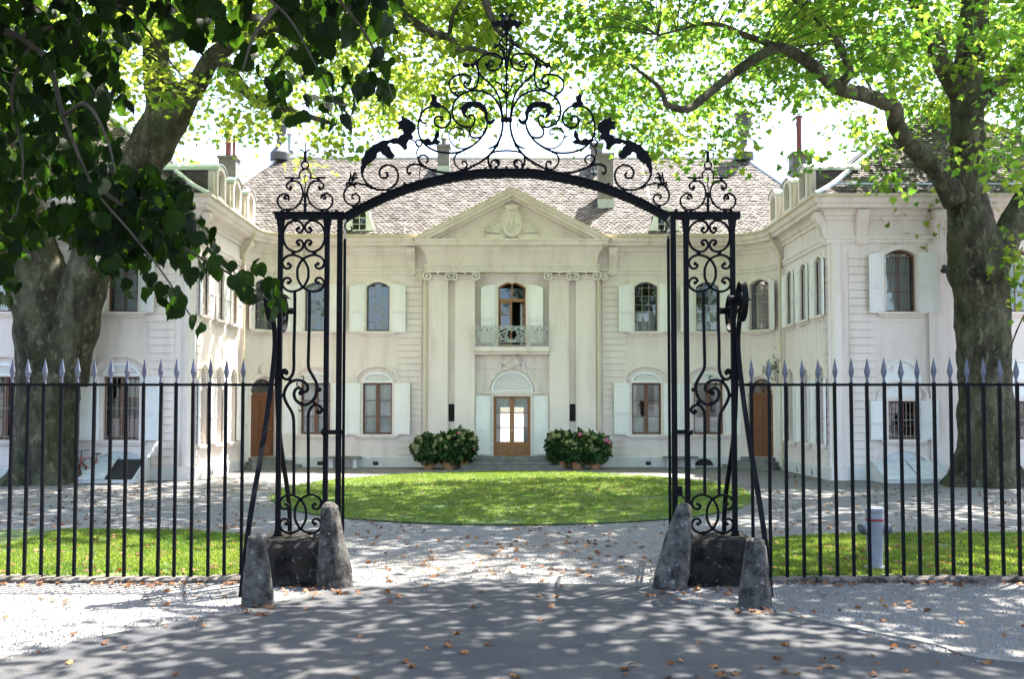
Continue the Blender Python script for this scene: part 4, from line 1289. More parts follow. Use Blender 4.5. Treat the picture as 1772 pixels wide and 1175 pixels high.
# dormers low on the main slope
for s_ in (-1, 1):
    cx, y0, zb = s_ * 6.2, EY + .35, EZ + .22; n = 8; hw = .44; zt = zb + 1.02
    front = [(cx - hw, zb), (cx + hw, zb)] + [(cx + hw * math.cos(math.pi * q / n), zt - .26 + .26 * math.sin(math.pi * q / n)) for q in range(n + 1)]
    inner = [(cx + (p[0] - cx) * .62, zb + .10 + (p[1] - zb) * .80) for p in front]
    fnn = lambda a, b, d: V((a, y0 + d, b))
    d = MB(); d.prism([front, inner], fnn, -.06, .15)
    for q in (-1, 1): d.prism([[(cx + q * hw, zb), (cx + q * (hw + .22), zb), (cx + q * (hw + .16), zb + .25), (cx + q * hw, zb + .62)]], fnn, -.04, .1)
    do = d.build('dormer', MT['white'], house)
    b_ = MB(); b_.prism([[(cx + (p[0] - cx) * .95, p[1] - .02) for p in front]], fnn, .12, 1.3); b_.build('dormer_cheek', MT['slate'], do)
    gl = MB(); gl.prism([inner], fnn, .05, .06); gl.build('pane', MT['glass'], do)
    g_ = MB(); g_.box(cx - .015, y0 + .02, zb + .1, cx + .015, y0 + .06, zt - .1)
    for q in (.35, .6): g_.box(cx - hw * .6, y0 + .02, zb + q - .012, cx + hw * .6, y0 + .06, zb + q + .012)
    g_.build('glazing_bars', MT['white'], do)

# chimneys
def chimney(px, py_top, py_base, Y, w, dpt, pots=(), label=None):
    T, Bp = at(px, py_top, Y), at(px, py_base, Y)
    mb = MB(); zb = EZ + (Y - EY) * (RZ - EZ) / (RY - EY) - 1.0
    if Y > RY: zb = RZ - 2.5
    mb.box(T.x - w / 2, Y - dpt / 2, min(zb, Bp.z), T.x + w / 2, Y + dpt / 2, T.z - .12); mb.box(T.x - w / 2 - .06, Y - dpt / 2 - .06, T.z - .12, T.x + w / 2 + .06, Y + dpt / 2 + .06, T.z)
    c = mb.build('chimney', MT['chimney'], house)
    fl_ = MB(); fl_.box(T.x - w / 2 - .03, Y - dpt / 2 - .03, Bp.z - .4, T.x + w / 2 + .03, Y + dpt / 2 + .03, Bp.z + .06); fl_.build('flashing', MT['zinc'], c)
    for (dx, h, r, m) in pots:
        p_ = MB(); p_.tube([(T.x + dx, Y, T.z - .02), (T.x + dx, Y, T.z + h)], r, 10); p_.lathe([(r * 1.5, 0), (r * 1.5, .05)], (T.x + dx, Y, T.z + h + .03), 10)
        p_.build('flue_pipe', MT[m], c, smooth=True)
chimney(768, 252, 292, 45.0, .52, .6, ((0, .25, .1, 'chimney'),))
chimney(1047, 268, 350, 42.6, .62, .7)
chimney(1032, 250, 300, 45.2, .5, .6)
chimney(397, 272, 320, 44.2, .75, .7, ((-.05, 1.5, .12, 'redpipe'), (.2, .7, .07, 'redpipe')))
chimney(1385, 266, 320, 44.2, .85, .7, ((-.05, 1.6, .12, 'redpipe'),))
chimney(501, 262, 268, 46.6, .3, .3, ((0, .75, .11, 'zinc'),))
# urns on the ridge ends
for s_ in (-1, 1):
    u_ = MB(); b = V((s_ * (RX - .05), RY, RZ - .1))
    u_.lathe([(.46, 0), (.46, .35), (.34, .5), (.24, .62), (.16, .85), (.2, .95), (.14, 1.05), (.16, 1.15), (.26, 1.28), (.34, 1.75), (.40, 2.05), (.46, 2.12), (.46, 2.2), (.30, 2.25), (.22, 2.42), (.10, 2.5), (.12, 2.6), (.02, 2.75)], b, 16)
    u_.build('roof_urn', MT['urn'], house, smooth=True)
# ================================================================== wrought-iron gateway
GY = 13.7
IR = MT['iron']
gate = thing('entrance_gateway', (-.07, GY, 0), 'black wrought-iron gateway with scrolled side panels and tall scrolled arch', 'gate')
def P5(x, y): return (580 + x / 3.264, 20 + y / 3.264)          # overthrow drawing
def P1(x, y): return (440 + x / 3.264, 240 + y / 3.264)         # side panel, upper
def P2(x, y): return (420 + x / 2.35, 580 + y / 2.35)           # side panel, lower
AX = 876.5
def G(p, mir=False, dY=0.0):
    return at(2 * AX - p[0] if mir else p[0], p[1], GY) + V((0, dY, 0))
def iron_bar(name, pts, hw, hd=None, n=5, mir=None, dY=0.0, taper=False, parent=gate, smooth_path=True):
    for m in ((False, True) if mir is None else (mir,)):
        q = [V((p[0], p[1])) for p in pts]
        if smooth_path and len(q) > 2: q = cr([V((a.x, a.y, 0)) for a in q], n)
        w3 = [G((a.x, a.y), m, dY) for a in q]
        k = len(w3)
        hws = [hw * (0.45 + 0.55 * min(1, 4 * min(i, k - 1 - i) / k)) for i in range(k)] if taper else hw
        mb = MB(); mb.bar(w3, hws, hd or hw)
        mb.build(name, IR, parent)
def jag(pts, step=16, amp=5.5):
    out = []; k = len(pts); s_ = 1
    for i in range(k):
        a, b = V(pts[i]), V(pts[(i + 1) % k]); L = (b - a).length; n = max(1, int(L / step)); nr = V((b.y - a.y, a.x - b.x)) / max(L, 1e-6)
        for j in range(n):
            q = a.lerp(b, j / n)
            if j % 2: q = q + nr * amp
            out.append((q.x, q.y))
    return out
def plate(name, pts, conv, th=.012, relief=.02):
    pts = jag(pts)
    for m in (False, True):
        q = [G(conv(*p), m) for p in pts]
        mb = MB(); mb.prism([[(p.x, p.z) for p in q]], lambda a, b, d: V((a, d, b)), GY - th, GY + th)
        o = mb.build(name, IR, gate)
        bv = o.modifiers.new('bevel', 'BEVEL'); bv.width = .006; bv.segments = 1; bv.limit_method = 'ANGLE'
def blob(name, c, r, conv=None, mir=None, sz=1.0):
    for m in ((False, True) if mir is None else (mir,)):
        p = G(conv(*c) if conv else c, m)
        mb = MB(); mb.lathe([(r * math.sin(a) + .0005, -r * sz * math.cos(a)) for a in [math.pi * i / 6 for i in range(7)]], p, 8)
        mb.build(name, IR, gate, smooth=True)
def collar(c, w, h, conv, mir=None):
    for m in ((False, True) if mir is None else (mir,)):
        p = G(conv(*c), m); mb = MB(); mb.cbox(p, w, .045, h); mb.build('collar', IR, gate)

zbase = .58
for m in (False, True):
    for (px, w) in ((483.5, .064), (564.5, .064), (586.5, .068)):
        a, b = G((px, 374), m), G((px, 920), m)
        x = (a.x + b.x) / 2
        z0 = zbase if w < .066 else .0
        mb = MB(); mb.box(x - w / 2, GY - w / 2, z0, x + w / 2, GY + w / 2, a.z)
        if z0: mb.box(x - w * .85, GY - w * .85, z0, x + w * .85, GY + w * .85, z0 + .05); mb.box(x - w * .65, GY - w * .65, z0 + .05, x + w * .65, GY + w * .65, z0 + .10)
        if z0: mb.add([V((x - w * .5, GY - w / 2, a.z - .22)), V((x + w * .5, GY - w / 2, a.z - .22)), V((x + w * .9, GY - w / 2 - .01, a.z)), V((x - w * .9, GY - w / 2 - .01, a.z)),
                       V((x - w * .5, GY + w / 2, a.z - .22)), V((x + w * .5, GY + w / 2, a.z - .22)), V((x + w * .9, GY + w / 2 + .01, a.z)), V((x - w * .9, GY + w / 2 + .01, a.z))],
                      [(0, 1, 2, 3), (5, 4, 7, 6), (1, 5, 6, 2), (4, 0, 3, 7)])
        mb.build('post', IR, gate)
    # lintel with a small moulding
    a, b = G((473, 373), m), G((596, 373), m); x0, x1 = sorted((a.x, b.x))
    mb = MB(); mb.box(x0 + .03, GY - .05, a.z - .045, x1, GY + .05, a.z + .03); mb.box(x0, GY - .065, a.z + .03, x1, GY + .065, a.z + .048)
    mb.build('lintel', IR, gate)
for px in (488, 566, 583): blob('knob', (px, 366), .03, None, None, 1.3)

# arch beam
apx = [(597, 377), (632, 358), (676, 338), (725, 321), (777, 309), (826, 302), (876.5, 300), (927, 302), (976, 309), (1028, 321), (1077, 338), (1121, 358), (1156, 377)]
mb = MB(); mb.bar([at(p.x, p.y, GY) for p in cr([V((a, b, 0)) for a, b in apx], 4)], .052, .05); mb.build('arch_beam', IR, gate)
mb = MB(); mb.bar([at(p.x, p.y - 6.4, GY) for p in cr([V((a, b, 0)) for a, b in apx], 4)], .012, .064); mb.build('arch_rib', IR, gate)

# --- side panels
HW = .0155
CS = [(.76, .24), (.67, .285), (.74, .365), (.90, .355), (1.0, .21), (.87, .06), (.58, .0), (.22, .11), (.03, .33), (0, .5)]
CS = CS + [(x, 1 - y) for x, y in CS[:-1]][::-1]
def cscroll(conv, xb, xf, y0, y1, hw=HW):
    iron_bar('scroll', [conv(xb + (xf - xb) * x, y0 + (y1 - y0) * y) for x, y in CS], hw, .012, 4)
    for e in (0, -1):
        blob('scroll_eye', (xb + (xf - xb) * CS[e][0], y0 + (y1 - y0) * CS[e][1]), .026, conv)
cscroll(P1, 163, 278, 462, 638); cscroll(P1, 399, 286, 462, 638)
cscroll(P1, 306, 158, 656, 863); cscroll(P1, 243, 396, 656, 863)
cscroll(P2, 258, 150, 650, 806); cscroll(P2, 212, 320, 650, 806)
for c in ((228, 455), (322, 455), (222, 647), (340, 647)): collar(c, .05, .045, P1)
for c in ((195, 806), (272, 806)): collar(c, .045, .05, P2)
# long bars with the double spiral between them
iron_bar('bar', [P1(229, 862), P1(229, 1000), P2(208, 60), P2(208, 130), P2(201, 163), P2(182, 180), P2(162, 171), P2(160, 150), P2(172, 141), P2(181, 152), P2(174, 160)], .019, .014)
blob('scroll_eye', (172, 152), .028, P2)
iron_bar('bar', [P1(312, 862), P1(312, 1000), P2(268, 60), P2(268, 130), P2(284, 164), P2(300, 196), P2(302, 228), P2(285, 266), P2(250, 285), P2(217, 265), P2(209, 236), P2(222, 216), P2(242, 222), P2(240, 238)], .019, .014)
iron_bar('bar', [P2(236, 236), P2(262, 226), P2(262, 202), P2(240, 186), P2(212, 184), P2(184, 202), P2(168, 240), P2(178, 276), P2(203, 322), P2(208, 380), P2(208, 500), P2(208, 652)], .019, .014)
iron_bar('bar', [P2(267, 652), P2(267, 480), P2(267, 335), P2(274, 302), P2(290, 285), P2(313, 289), P2(322, 306), P2(310, 318), P2(300, 308)], .019, .014)
blob('scroll_eye', (236, 235), .036, P2); blob('scroll_eye', (306, 309), .026, P2)
for c in ((193, 184), (293, 275), (240, 276)): blob('scroll_knot', c, .03, P2)
blob('scroll_knot', (157, 245), .03, P2); blob('scroll_knot', (313, 222), .03, P2)
for pts in ([(240, 186), (248, 175), (245, 167), (236, 170)], [(222, 190), (220, 204), (230, 208)], [(236, 285), (242, 300), (236, 310), (228, 304)], [(236, 262), (246, 256), (242, 246)]):
    iron_bar('tendril', [P2(*p) for p in pts], .007, .007)

# --- crest over each side panel
iron_bar('crest_scroll', [P1(175, 342), P1(168, 335), P1(178, 322), P1(194, 330), P1(193, 352), P1(172, 365), P1(150, 352), P1(132, 350)][:5][::1] + [], .010, .010)
iron_bar('crest_scroll', [P1(178, 340), P1(170, 334), P1(176, 322), P1(190, 322), P1(197, 338), P1(190, 318), P1(165, 310), P1(140, 325), P1(131, 352), P1(145, 386), P1(185, 402), P1(232, 388), P1(264, 350), P1(275, 305), P1(262, 260), P1(236, 240), P1(205, 240), P1(184, 258), P1(186, 278), P1(204, 285), P1(211, 273), P1(203, 270)], .0125, .010, 4)
CM = lambda x, y: P1(574 - x, y)
iron_bar('crest_scroll', [CM(178, 340), CM(170, 334), CM(176, 322), CM(190, 322), CM(197, 338), CM(190, 318), CM(165, 310), CM(140, 325), CM(131, 352), CM(145, 386), CM(185, 402), CM(232, 388), CM(264, 350), CM(275, 305), CM(262, 260), CM(236, 240), CM(205, 240), CM(184, 258), CM(186, 278), CM(204, 285), CM(211, 273), CM(203, 270)], .0125, .010, 4)
for f_ in (P1, CM):
    blob('scroll_eye', (180, 338), .02, f_); blob('scroll_eye', (204, 275), .02, f_)
    iron_bar('crest_scroll', [f_(258, 222), f_(255, 200), f_(268, 177), f_(287, 168)], .010, .010)
    iron_bar('crest_bar', [f_(172, 221), f_(262, 221)], .010, .012, smooth_path=False)
    iron_bar('tendril', [f_(282, 382), f_(268, 362), f_(258, 372)], .007, .007)
    iron_bar('crest_petal', [f_(287, 100), f_(280, 75), f_(268, 63), f_(257, 69)], .009, .008)
    collar((190, 408), .05, .05, f_); collar((213, 229), .04, .045, f_)
iron_bar('crest_stem', [P1(287, 415), P1(287, 310)], .017, .014, smooth_path=False)
iron_bar('crest_stem', [P1(287, 310), P1(285, 280), P1(291, 255), P1(285, 235), P1(288, 200)], .007, .007)
iron_bar('crest_ring', [P1(287 + 20 * math.cos(a), 148 + 20 * math.sin(a)) for a in [2 * math.pi * i / 12 for i in range(13)]], .0105, .010)
iron_bar('crest_spike', [P1(288, 128), P1(288, 72)], .019, .015, smooth_path=False)
iron_bar('crest_spike', [P1(288, 72), P1(288, 20)], .008, .008, smooth_path=False)
blob('scroll_eye', (287, 313), .028, P1)

# --- overthrow above the arch
TH = .0125
def ov(pts, hw=TH, name='overthrow_scroll', n=5, taper=False): iron_bar(name, [P5(*p) for p in pts], hw, .010, n, None, 0, taper)
def sp(c, r, a0, turns, conv_n=14, r1=6):
    return [(p.x, p.y) for p in spiral(c, r, r1, a0, a0 + 360 * turns, conv_n)]
# corner scroll and its stem
ov([(250, 1006), (205, 995), (160, 975), (115, 971), (75, 985), (52, 1018), (52, 1056), (72, 1085), (105, 1093), (132, 1078), (138, 1050), (122, 1031), (100, 1034), (95, 1050), (107, 1056)])
# dragon scroll
ov([(150, 870), (152, 920), (175, 965), (215, 995), (262, 1008), (312, 998), (345, 968), (356, 925), (342, 885), (305, 866), (268, 876), (250, 905), (258, 934), (284, 940), (298, 920), (286, 908)], .014)
plate('acanthus_leaf', [(150, 900), (148, 850), (165, 805), (200, 765), (250, 735), (310, 722), (355, 712), (385, 690), (380, 662), (350, 667), (360, 642), (347, 622), (374, 614), (378, 590), (400, 604), (432, 618), (457, 650), (432, 690), (446, 714), (420, 720), (405, 745), (408, 775), (390, 782), (372, 760), (350, 745), (310, 740), (295, 752), (328, 798), (340, 812), (320, 832), (283, 816), (255, 790), (237, 800), (224, 832), (203, 852), (180, 862), (166, 888), (160, 915)], P5)
plate('acanthus_leaf', [(395, 640), (420, 645), (425, 665), (408, 676), (392, 664)], P5, .02)
# flower on the corner scroll
for pts in ([(95, 985), (80, 955), (88, 935), (86, 905)], [(92, 980), (100, 950), (118, 935), (130, 945)], [(88, 985), (70, 965), (66, 975), (58, 985)], [(98, 985), (108, 975), (112, 1000)], [(92, 960), (104, 925), (112, 912), (122, 922)]):
    ov(pts, .014, 'iron_petal', 4, True)
# S-curve along the beam up into the lyre
ov([(428, 905), (418, 916), (407, 902), (412, 876), (440, 862), (480, 866), (520, 882), (580, 903), (650, 910), (720, 898), (790, 866), (850, 828), (900, 775), (932, 710), (946, 650), (945, 600)], .015)
ov([(500, 866), (478, 855), (470, 830), (488, 810), (515, 815), (525, 838), (512, 858)], .012)
ov([(497, 870), (470, 830), (460, 795), (470, 765), (455, 740), (440, 725), (405, 715)], .009)
ov([(482, 880), (476, 915), (480, 950)], .006, 'tendril')
# centre bracket volutes
ov([(907, 851), (898, 843), (890, 858), (900, 878), (922, 868), (926, 845), (905, 835), (882, 850), (880, 880), (866, 845), (870, 812), (905, 790), (968, 784)][3:] , .011)
ov([(905, 853), (912, 846), (922, 860), (908, 884), (880, 884), (864, 850), (870, 812), (905, 790), (968, 784)], .011)
ov([(722, 862), (716, 852), (728, 843), (744, 858), (738, 882), (712, 890), (682, 868), (672, 832), (688, 802), (712, 793)], .011)
# large scroll left of the centre
ov([(517, 632), (490, 622), (480, 595), (500, 558), (545, 533), (605, 535), (645, 572), (650, 618), (620, 652), (582, 650), (560, 625), (565, 598), (590, 590), (605, 604), (596, 618)], .013)
ov([(478, 600), (468, 650), (480, 712), (522, 762), (590, 792), (680, 796), (752, 770), (815, 722), (852, 660), (860, 620)], .013)
ov([(455, 735), (470, 722), (490, 738), (480, 760), (460, 755), (455, 735)], .010)
# acanthus crescent with inner spiral and the big ring
plate('acanthus_leaf', [(693, 542), (718, 534), (742, 512), (790, 504), (835, 520), (858, 556), (863, 608), (880, 615), (895, 600), (907, 610), (890, 632), (868, 640), (852, 618), (840, 570), (815, 542), (780, 532), (748, 546), (733, 575), (752, 602), (728, 592), (712, 566), (712, 552)], P5)
ov([(757, 600), (762, 584), (782, 590), (788, 618), (768, 648), (722, 648), (682, 620), (662, 570), (675, 505), (735, 455), (812, 444), (885, 475), (928, 535), (944, 600)], .013)
ov([(768, 652), (757, 676), (768, 704), (800, 712), (834, 698), (856, 655)], .013)
ov([(700, 690), (718, 694), (724, 676), (708, 658), (672, 656), (645, 680), (648, 725), (685, 765), (735, 772), (790, 745)], .009)
# side scroll above
ov([(690, 470), (655, 445), (644, 405), (662, 372), (702, 354), (745, 356), (767, 378), (756, 403), (736, 402), (735, 388)], .0125)
ov([(736, 388), (728, 410), (745, 432), (778, 436), (803, 408), (810, 350), (802, 295)], .0125)
ov([(668, 458), (690, 452), (694, 470), (678, 474)], .010)
# top lyre
ov([(878, 297), (866, 291), (872, 278), (890, 282), (890, 302), (868, 310), (852, 292), (858, 318), (890, 332), (925, 318), (944, 280), (925, 246), (882, 234), (838, 246), (808, 278), (806, 325), (830, 368), (880, 410), (920, 470), (940, 545), (945, 600)], .0125)
ov([(930, 305), (950, 262), (945, 225), (925, 200)], .010)
ov([(943, 130), (938, 160), (928, 165), (936, 190), (948, 215), (958, 260), (962, 300)], .009)
plate('acanthus_leaf', [(800, 262), (812, 290), (800, 318), (790, 300), (772, 322), (765, 300), (740, 318), (718, 305), (722, 282), (745, 288), (765, 296), (785, 285)], P5)
plate('acanthus_leaf', [(940, 205), (925, 190), (905, 205), (890, 205), (900, 190), (895, 178), (915, 182), (930, 172), (938, 190)], P5)
plate('acanthus_leaf', [(530, 520), (545, 500), (540, 470), (555, 465), (578, 478), (572, 505), (605, 530), (570, 545), (550, 530)], P5)
plate('acanthus_leaf', [(480, 712), (505, 722), (520, 712), (545, 735), (560, 710), (580, 660), (590, 690), (575, 720), (600, 735), (555, 750), (515, 752)], P5)
for pts in ([(945, 690), (915, 745), (905, 762)], [(915, 745), (890, 765), (862, 770)], [(925, 735), (918, 768)]): ov(pts, .012, 'iron_petal', 4, True)
# centre stem, tulip and the crowning flower (drawn once, on the axis)
def cen(pts, hw, name='centre_stem'): iron_bar(name, [P5(*p) for p in pts], hw, .012, 5, False)
XC = (AX - 580) * 3.264
cen([(XC, 628), (XC, 300), (XC, 190), (XC, 120)], .011)
for s_ in (-1, 1):
    cen([(XC, 470), (XC + s_ * 12, 445), (XC + s_ * 14, 420), (XC + s_ * 5, 405)], .009, 'iron_petal')
    cen([(XC, 462), (XC + s_ * 22, 445), (XC + s_ * 30, 415), (XC + s_ * 45, 400), (XC + s_ * 60, 395), (XC + s_ * 66, 380)], .011, 'iron_petal')
    cen([(XC + s_ * 2, 190), (XC + s_ * 22, 172), (XC + s_ * 26, 150), (XC + s_ * 10, 130), (XC, 126)], .008, 'iron_petal')
    cen([(XC + s_ * 14, 270), (XC + s_ * 10, 220), (XC + s_ * 16, 200), (XC + s_ * 30, 190)], .008, 'iron_petal')
for (yy, r, sz) in ((470, .03, 2.2), (300, .03, 2.5), (255, .022, 1), (370, .024, 2.6)):
    blob('stem_knot', P5(XC, yy), r, None, False, sz)
p = G(P5(XC, 612)); mb = MB(); mb.cbox(p, .16, .06, .04); mb.cbox(p + V((0, 0, .03)), .12, .05, .02); mb.build('stem_band', IR, gate)
p = G((AX, 41)); mb = MB()
mb.lathe([(.004, -.16), (.035, -.13), (.03, -.10), (.085, -.04), (.095, .03), (.07, .08), (.03, .10), (.004, .12)], p, 10)
for s_ in (-1, 1):
    mb.bar([p + V((s_ * x, 0, z)) for x, z in ((.06, 0), (.11, .02), (.16, -.02), (.19, .015), (.17, .04))], [.03, .04, .035, .025, .012], .02)
    mb.bar([p + V((s_ * x, 0, z)) for x, z in ((.03, .08), (.06, .13), (.10, .12))], [.025, .02, .01], .018)
    mb.bar([p + V((0, s_ * x, z)) for x, z in ((.06, 0), (.11, .02), (.16, -.02))], [.03, .04, .012], .02, (1, 0, 0))
mb.tube([p + V((0, 0, .10)), p + V((0, 0, .2))], [.02, .006], 6)
mb.build('crowning_flower', IR, gate)
# feet between arch and scrolls
for pts in ((306, 1008), (105, 1098), (660, 916), (905, 893), (720, 895)):
    q = P5(*pts); blob('scroll_foot', q, .03)
for px, py in ((700, 318), (632, 350), (840, 292), (662, 335)): blob('rivet_stud', (px, py), .024)
iron_bar('arch_pin', [(AX, 297), (AX, 288)], .02, .02, mir=False, smooth_path=False)
# small bracket scrolls under the arch ends
iron_bar('bracket_scroll', [(604, 381), (598, 386), (597, 394), (603, 400), (609, 397), (607, 391)], .009, .009)

# --- hinge bands, latch
for m in (False, True):
    for yy, x0, x1 in ((748, 554, 592), ):
        a, b = G((x0, yy), m), G((x1, yy), m); xa, xb = sorted((a.x, b.x))
        mb = MB(); mb.box(xa + .06, GY - .035, a.z - .03, xb, GY + .035, a.z + .03)
        tip = a.x
        mb.lathe([(.006, -.05), (.04, -.02), (.04, .02), (.006, .05)], V((tip + (.05 if a.x < b.x else -.05), GY - .03, a.z)), 8)
        mb.build('hinge_band', IR, gate)
a = G((1176, 850)); mb = MB(); mb.cbox(a, .07, .05, .13); mb.tube([a + V((.02, -.03, -.05)), a + V((.05, -.06, -.09)), a + V((.09, -.06, -.09))], .012, 6); mb.build('lock_case', IR, gate)

# --- gate leaves, swung open, seen edge-on
for s_ in (-1, 1):
    hx = G((594.5, 640), s_ > 0).x; y0 = GY + .03
    dv = V((hx, y0 + .0, 0)).normalized(); L = 2.15
    def LP(t, z): return V((hx, y0, 0)) + dv * (t * L) + V((0, 0, z))
    refv = V((dv.y, -dv.x, 0))
    def top(t): return 4.62 + .62 * math.sin(t * math.pi / 2)
    fr = MB()
    fr.bar([LP(0, .12), LP(0, top(0))], .03, .02, refv); fr.bar([LP(1, .12), LP(1, top(1))], .03, .02, refv)
    fr.bar([LP(t / 10, top(t / 10)) for t in range(11)], .025, .018, refv)
    for z in (.18, 1.35, 1.55): fr.bar([LP(0, z), LP(1, z)], .02, .016, refv)
    lf = fr.build('gate_leaf', IR, gate)
    for k in range(1, 9):
        t = k / 9; b_ = MB(); b_.bar([LP(t, 1.55), LP(t, top(t) - .03)], .011, .011, refv); b_.bar([LP(t, .18), LP(t, 1.35)], .011, .011, refv); b_.build('leaf_bar', IR, lf)
    for k in range(3):
        b_ = MB(); c = ((k + .5) / 3)
        pts = spiral((0, 0), .22, .03, 0, 560, 24)
        b_.bar([LP(c + q.x / L, .76 + q.y) for q in pts], .010, .010, refv); b_.build('leaf_scroll', IR, lf)
    b_ = MB()
    for k in range(5): b_.bar([LP((k + .5) / 5 + .08 * math.cos(a), 1.45 + .08 * math.sin(a) * .9) for a in [2 * math.pi * i / 10 for i in range(11)]], .008, .01, refv)
    b_.build('leaf_rings', IR, lf)

# --- stays in front of and behind the outer posts, each ending in a volute
for m in (False, True):
    X0 = G((483.5, 640), m).x; s_ = -1 if X0 < 0 else 1
    for (dy, y1, xo, z1, zc, r) in ((-1, GY - 1.15, .18, .0, 3.78, .29), (1, GY + 1.5, .17, .0, 3.68, .29)):
        yc = GY + dy * .30
        pts = []
        for q in spiral((0, 0), .02, r, 0, 640, 44): pts.append(V((X0 + s_ * .045, yc - dy * q.x, zc + q.y)))
        mb = MB(); mb.bar(pts, .016, .038, (1, 0, 0)); 
        mb.tube([(X0 - .12 * 1, yc, zc), (X0 + .12, yc, zc)], .045, 8); mb.tube([(X0 + s_ * .12, yc, zc), (X0 + s_ * .17, yc, zc)], .02, 6)
        mb.build('stay_volute', IR, gate)
        st_ = cr([V((X0 + s_ * .04, yc + dy * (r - .33), zc - r * .55)), V((X0 + s_ * .05, GY + dy * .07, 3.1)), V((X0 + s_ * .09, GY + dy * .42, 2.0)), V((X0 + s_ * .13, GY + dy * .85 * abs(y1 - GY), .9)), V((X0 + s_ * xo, y1, -.02))], 6)
        mb = MB(); mb.bar(st_, .018, .030, (1, 0, 0)); mb.build('stay', IR, gate)

# ================================================================== fences
FZ, FT = .07, 2.1
tipm = MB()
tipm.lathe([(.014, -.045), (.027, -.03), (.014, -.012), (.022, .0), (.013, .015), (.042, .12), (.036, .15), (.003, .305)], (0, 0, 0), 4)
tip_me = tipm.mesh('spear_tip', MT['tip'])
barm = MB(); barm.box(-.0195, -.0195, 0, .0195, .0195, 1.0); bar_me = barm.mesh('fence_bar', IR)
def fence(x0, x1, label, end):
    f = thing('iron_fence', ((x0 + x1) / 2, GY, 0), label, 'fence')
    zr = at(300, 666, GY).z
    rm = MB(); rm.box(min(x0, x1) - .1, GY - .012, zr - .018, max(x0, x1) + .1, GY + .012, zr + .018); rm.box(min(x0, x1) - .1, GY - .012, FZ + .10, max(x0, x1) + .1, GY + .012, FZ + .125) if False else None
    rm.build('rail', IR, f)
    n = int(round(abs(x1 - x0) / .2237)); dx = (x1 - x0) / n
    for k in range(n + 1):
        x = x0 + dx * k + R.uniform(-.006, .006)
        L = Matrix.Translation((x, GY - .002, FZ - .03)) @ Matrix.Rotation(rad(R.uniform(-.25, .25)), 4, 'Y') @ Matrix.Diagonal((1, 1, zr + .03 - FZ + .03, 1))
        b = link('fence_bar', bar_me, f, L)
        t = R.uniform(0, .8)
        link('spear_tip', tip_me, b, Matrix.Translation((x, GY - .002, zr + .055 + R.uniform(-.012, .012))) @ Matrix.Rotation(rad(45 + R.uniform(-12, 12)), 4, 'Z') @ Matrix.Rotation(rad(R.uniform(-1.2, 1.2)), 4, 'Y'))
    return f
xl = at(419, 800, GY).x; xr = at(1302.7, 800, GY).x
fence(xl, xl - .2237 * 24, 'black iron fence with grey spear tips left of the gateway', 0)
fence(xr, xr + .2237 * 24, 'black iron fence with grey spear tips right of the gateway', 0)
# fence rails reach the gate's outer posts
for s_, xx, px in ((-1, xl, 483.5), (1, xr, 2 * AX - 483.5)):
    mb = MB(); a = G((px, 640)).x; zr = at(300, 666, GY).z; x0, x1 = sorted((a, xx)); mb.box(x0, GY - .012, zr - .018, x1, GY + .012, zr + .018); mb.build('fence_tie', IR, gate)

def rough_stone(name, mb_fn, mat, label, cat, loc, amp=.03, sub=3, group=None, scale=2.2):
    me = mb_fn()
    bm = bmesh.new(); bm.from_mesh(me)
    bmesh.ops.subdivide_edges(bm, edges=bm.edges[:], cuts=sub + 1, use_grid_fill=True)
    bmesh.ops.recalc_face_normals(bm, faces=bm.faces); bm.normal_update()
    for v in bm.verts:
        w = v.co + V(loc)
        q = noise.noise(w * scale) + .5 * noise.noise(w * scale * 3) + .35 * noise.noise(w * scale * 9) + .25 * noise.noise(w * scale * 19)
        v.co += v.normal * q * amp
    bm.to_mesh(me); bm.free()
    me.polygons.foreach_set('use_smooth', [True] * len(me.polygons)); me.set_sharp_from_angle(angle=rad(50))
    o = link(name, me, None, Matrix.Translation(loc))
    return tag(o, label, cat, group)
# pedestals
for s_ in (-1, 1):
    x0, x1 = sorted((G((452, 930), s_ > 0).x, G((585, 930), s_ > 0).x))
    cx = (x0 + x1) / 2
    def ped():
        mb = MB(); hw = (x1 - x0) / 2
        mb.box(-hw, -.40, -.1, hw, .36, .52); mb.box(-hw + .02, -.37, .515, hw - .02, .33, zbase + .02)
        m1 = MB(); vs = []
        prof = [(hw + .03, .42, -.1), (hw + .01, .40, .2), (hw, .39, .50), (hw - .05, .34, .60)]
        for (a, b, z) in prof:
            vs += [V((-a, -b, z)), V((a, -b, z)), V((a, b, z)), V((-a, b, z))]
        fs = [(4 * i + j, 4 * i + (j + 1) % 4, 4 * i + 4 + (j + 1) % 4, 4 * i + 4 + j) for i in range(3) for j in range(4)] + [(0, 3, 2, 1), (12, 13, 14, 15)]
        m1.add(vs, fs)
        return m1.mesh('stone_pedestal', MT['pedestal'])
    rough_stone('stone_pedestal', ped, MT['pedestal'], 'dark mossy stone block carrying the %s side panel of the gateway' % ('left' if s_ < 0 else 'right'), 'pedestal', (cx, GY - .02, 0), .03, 5)
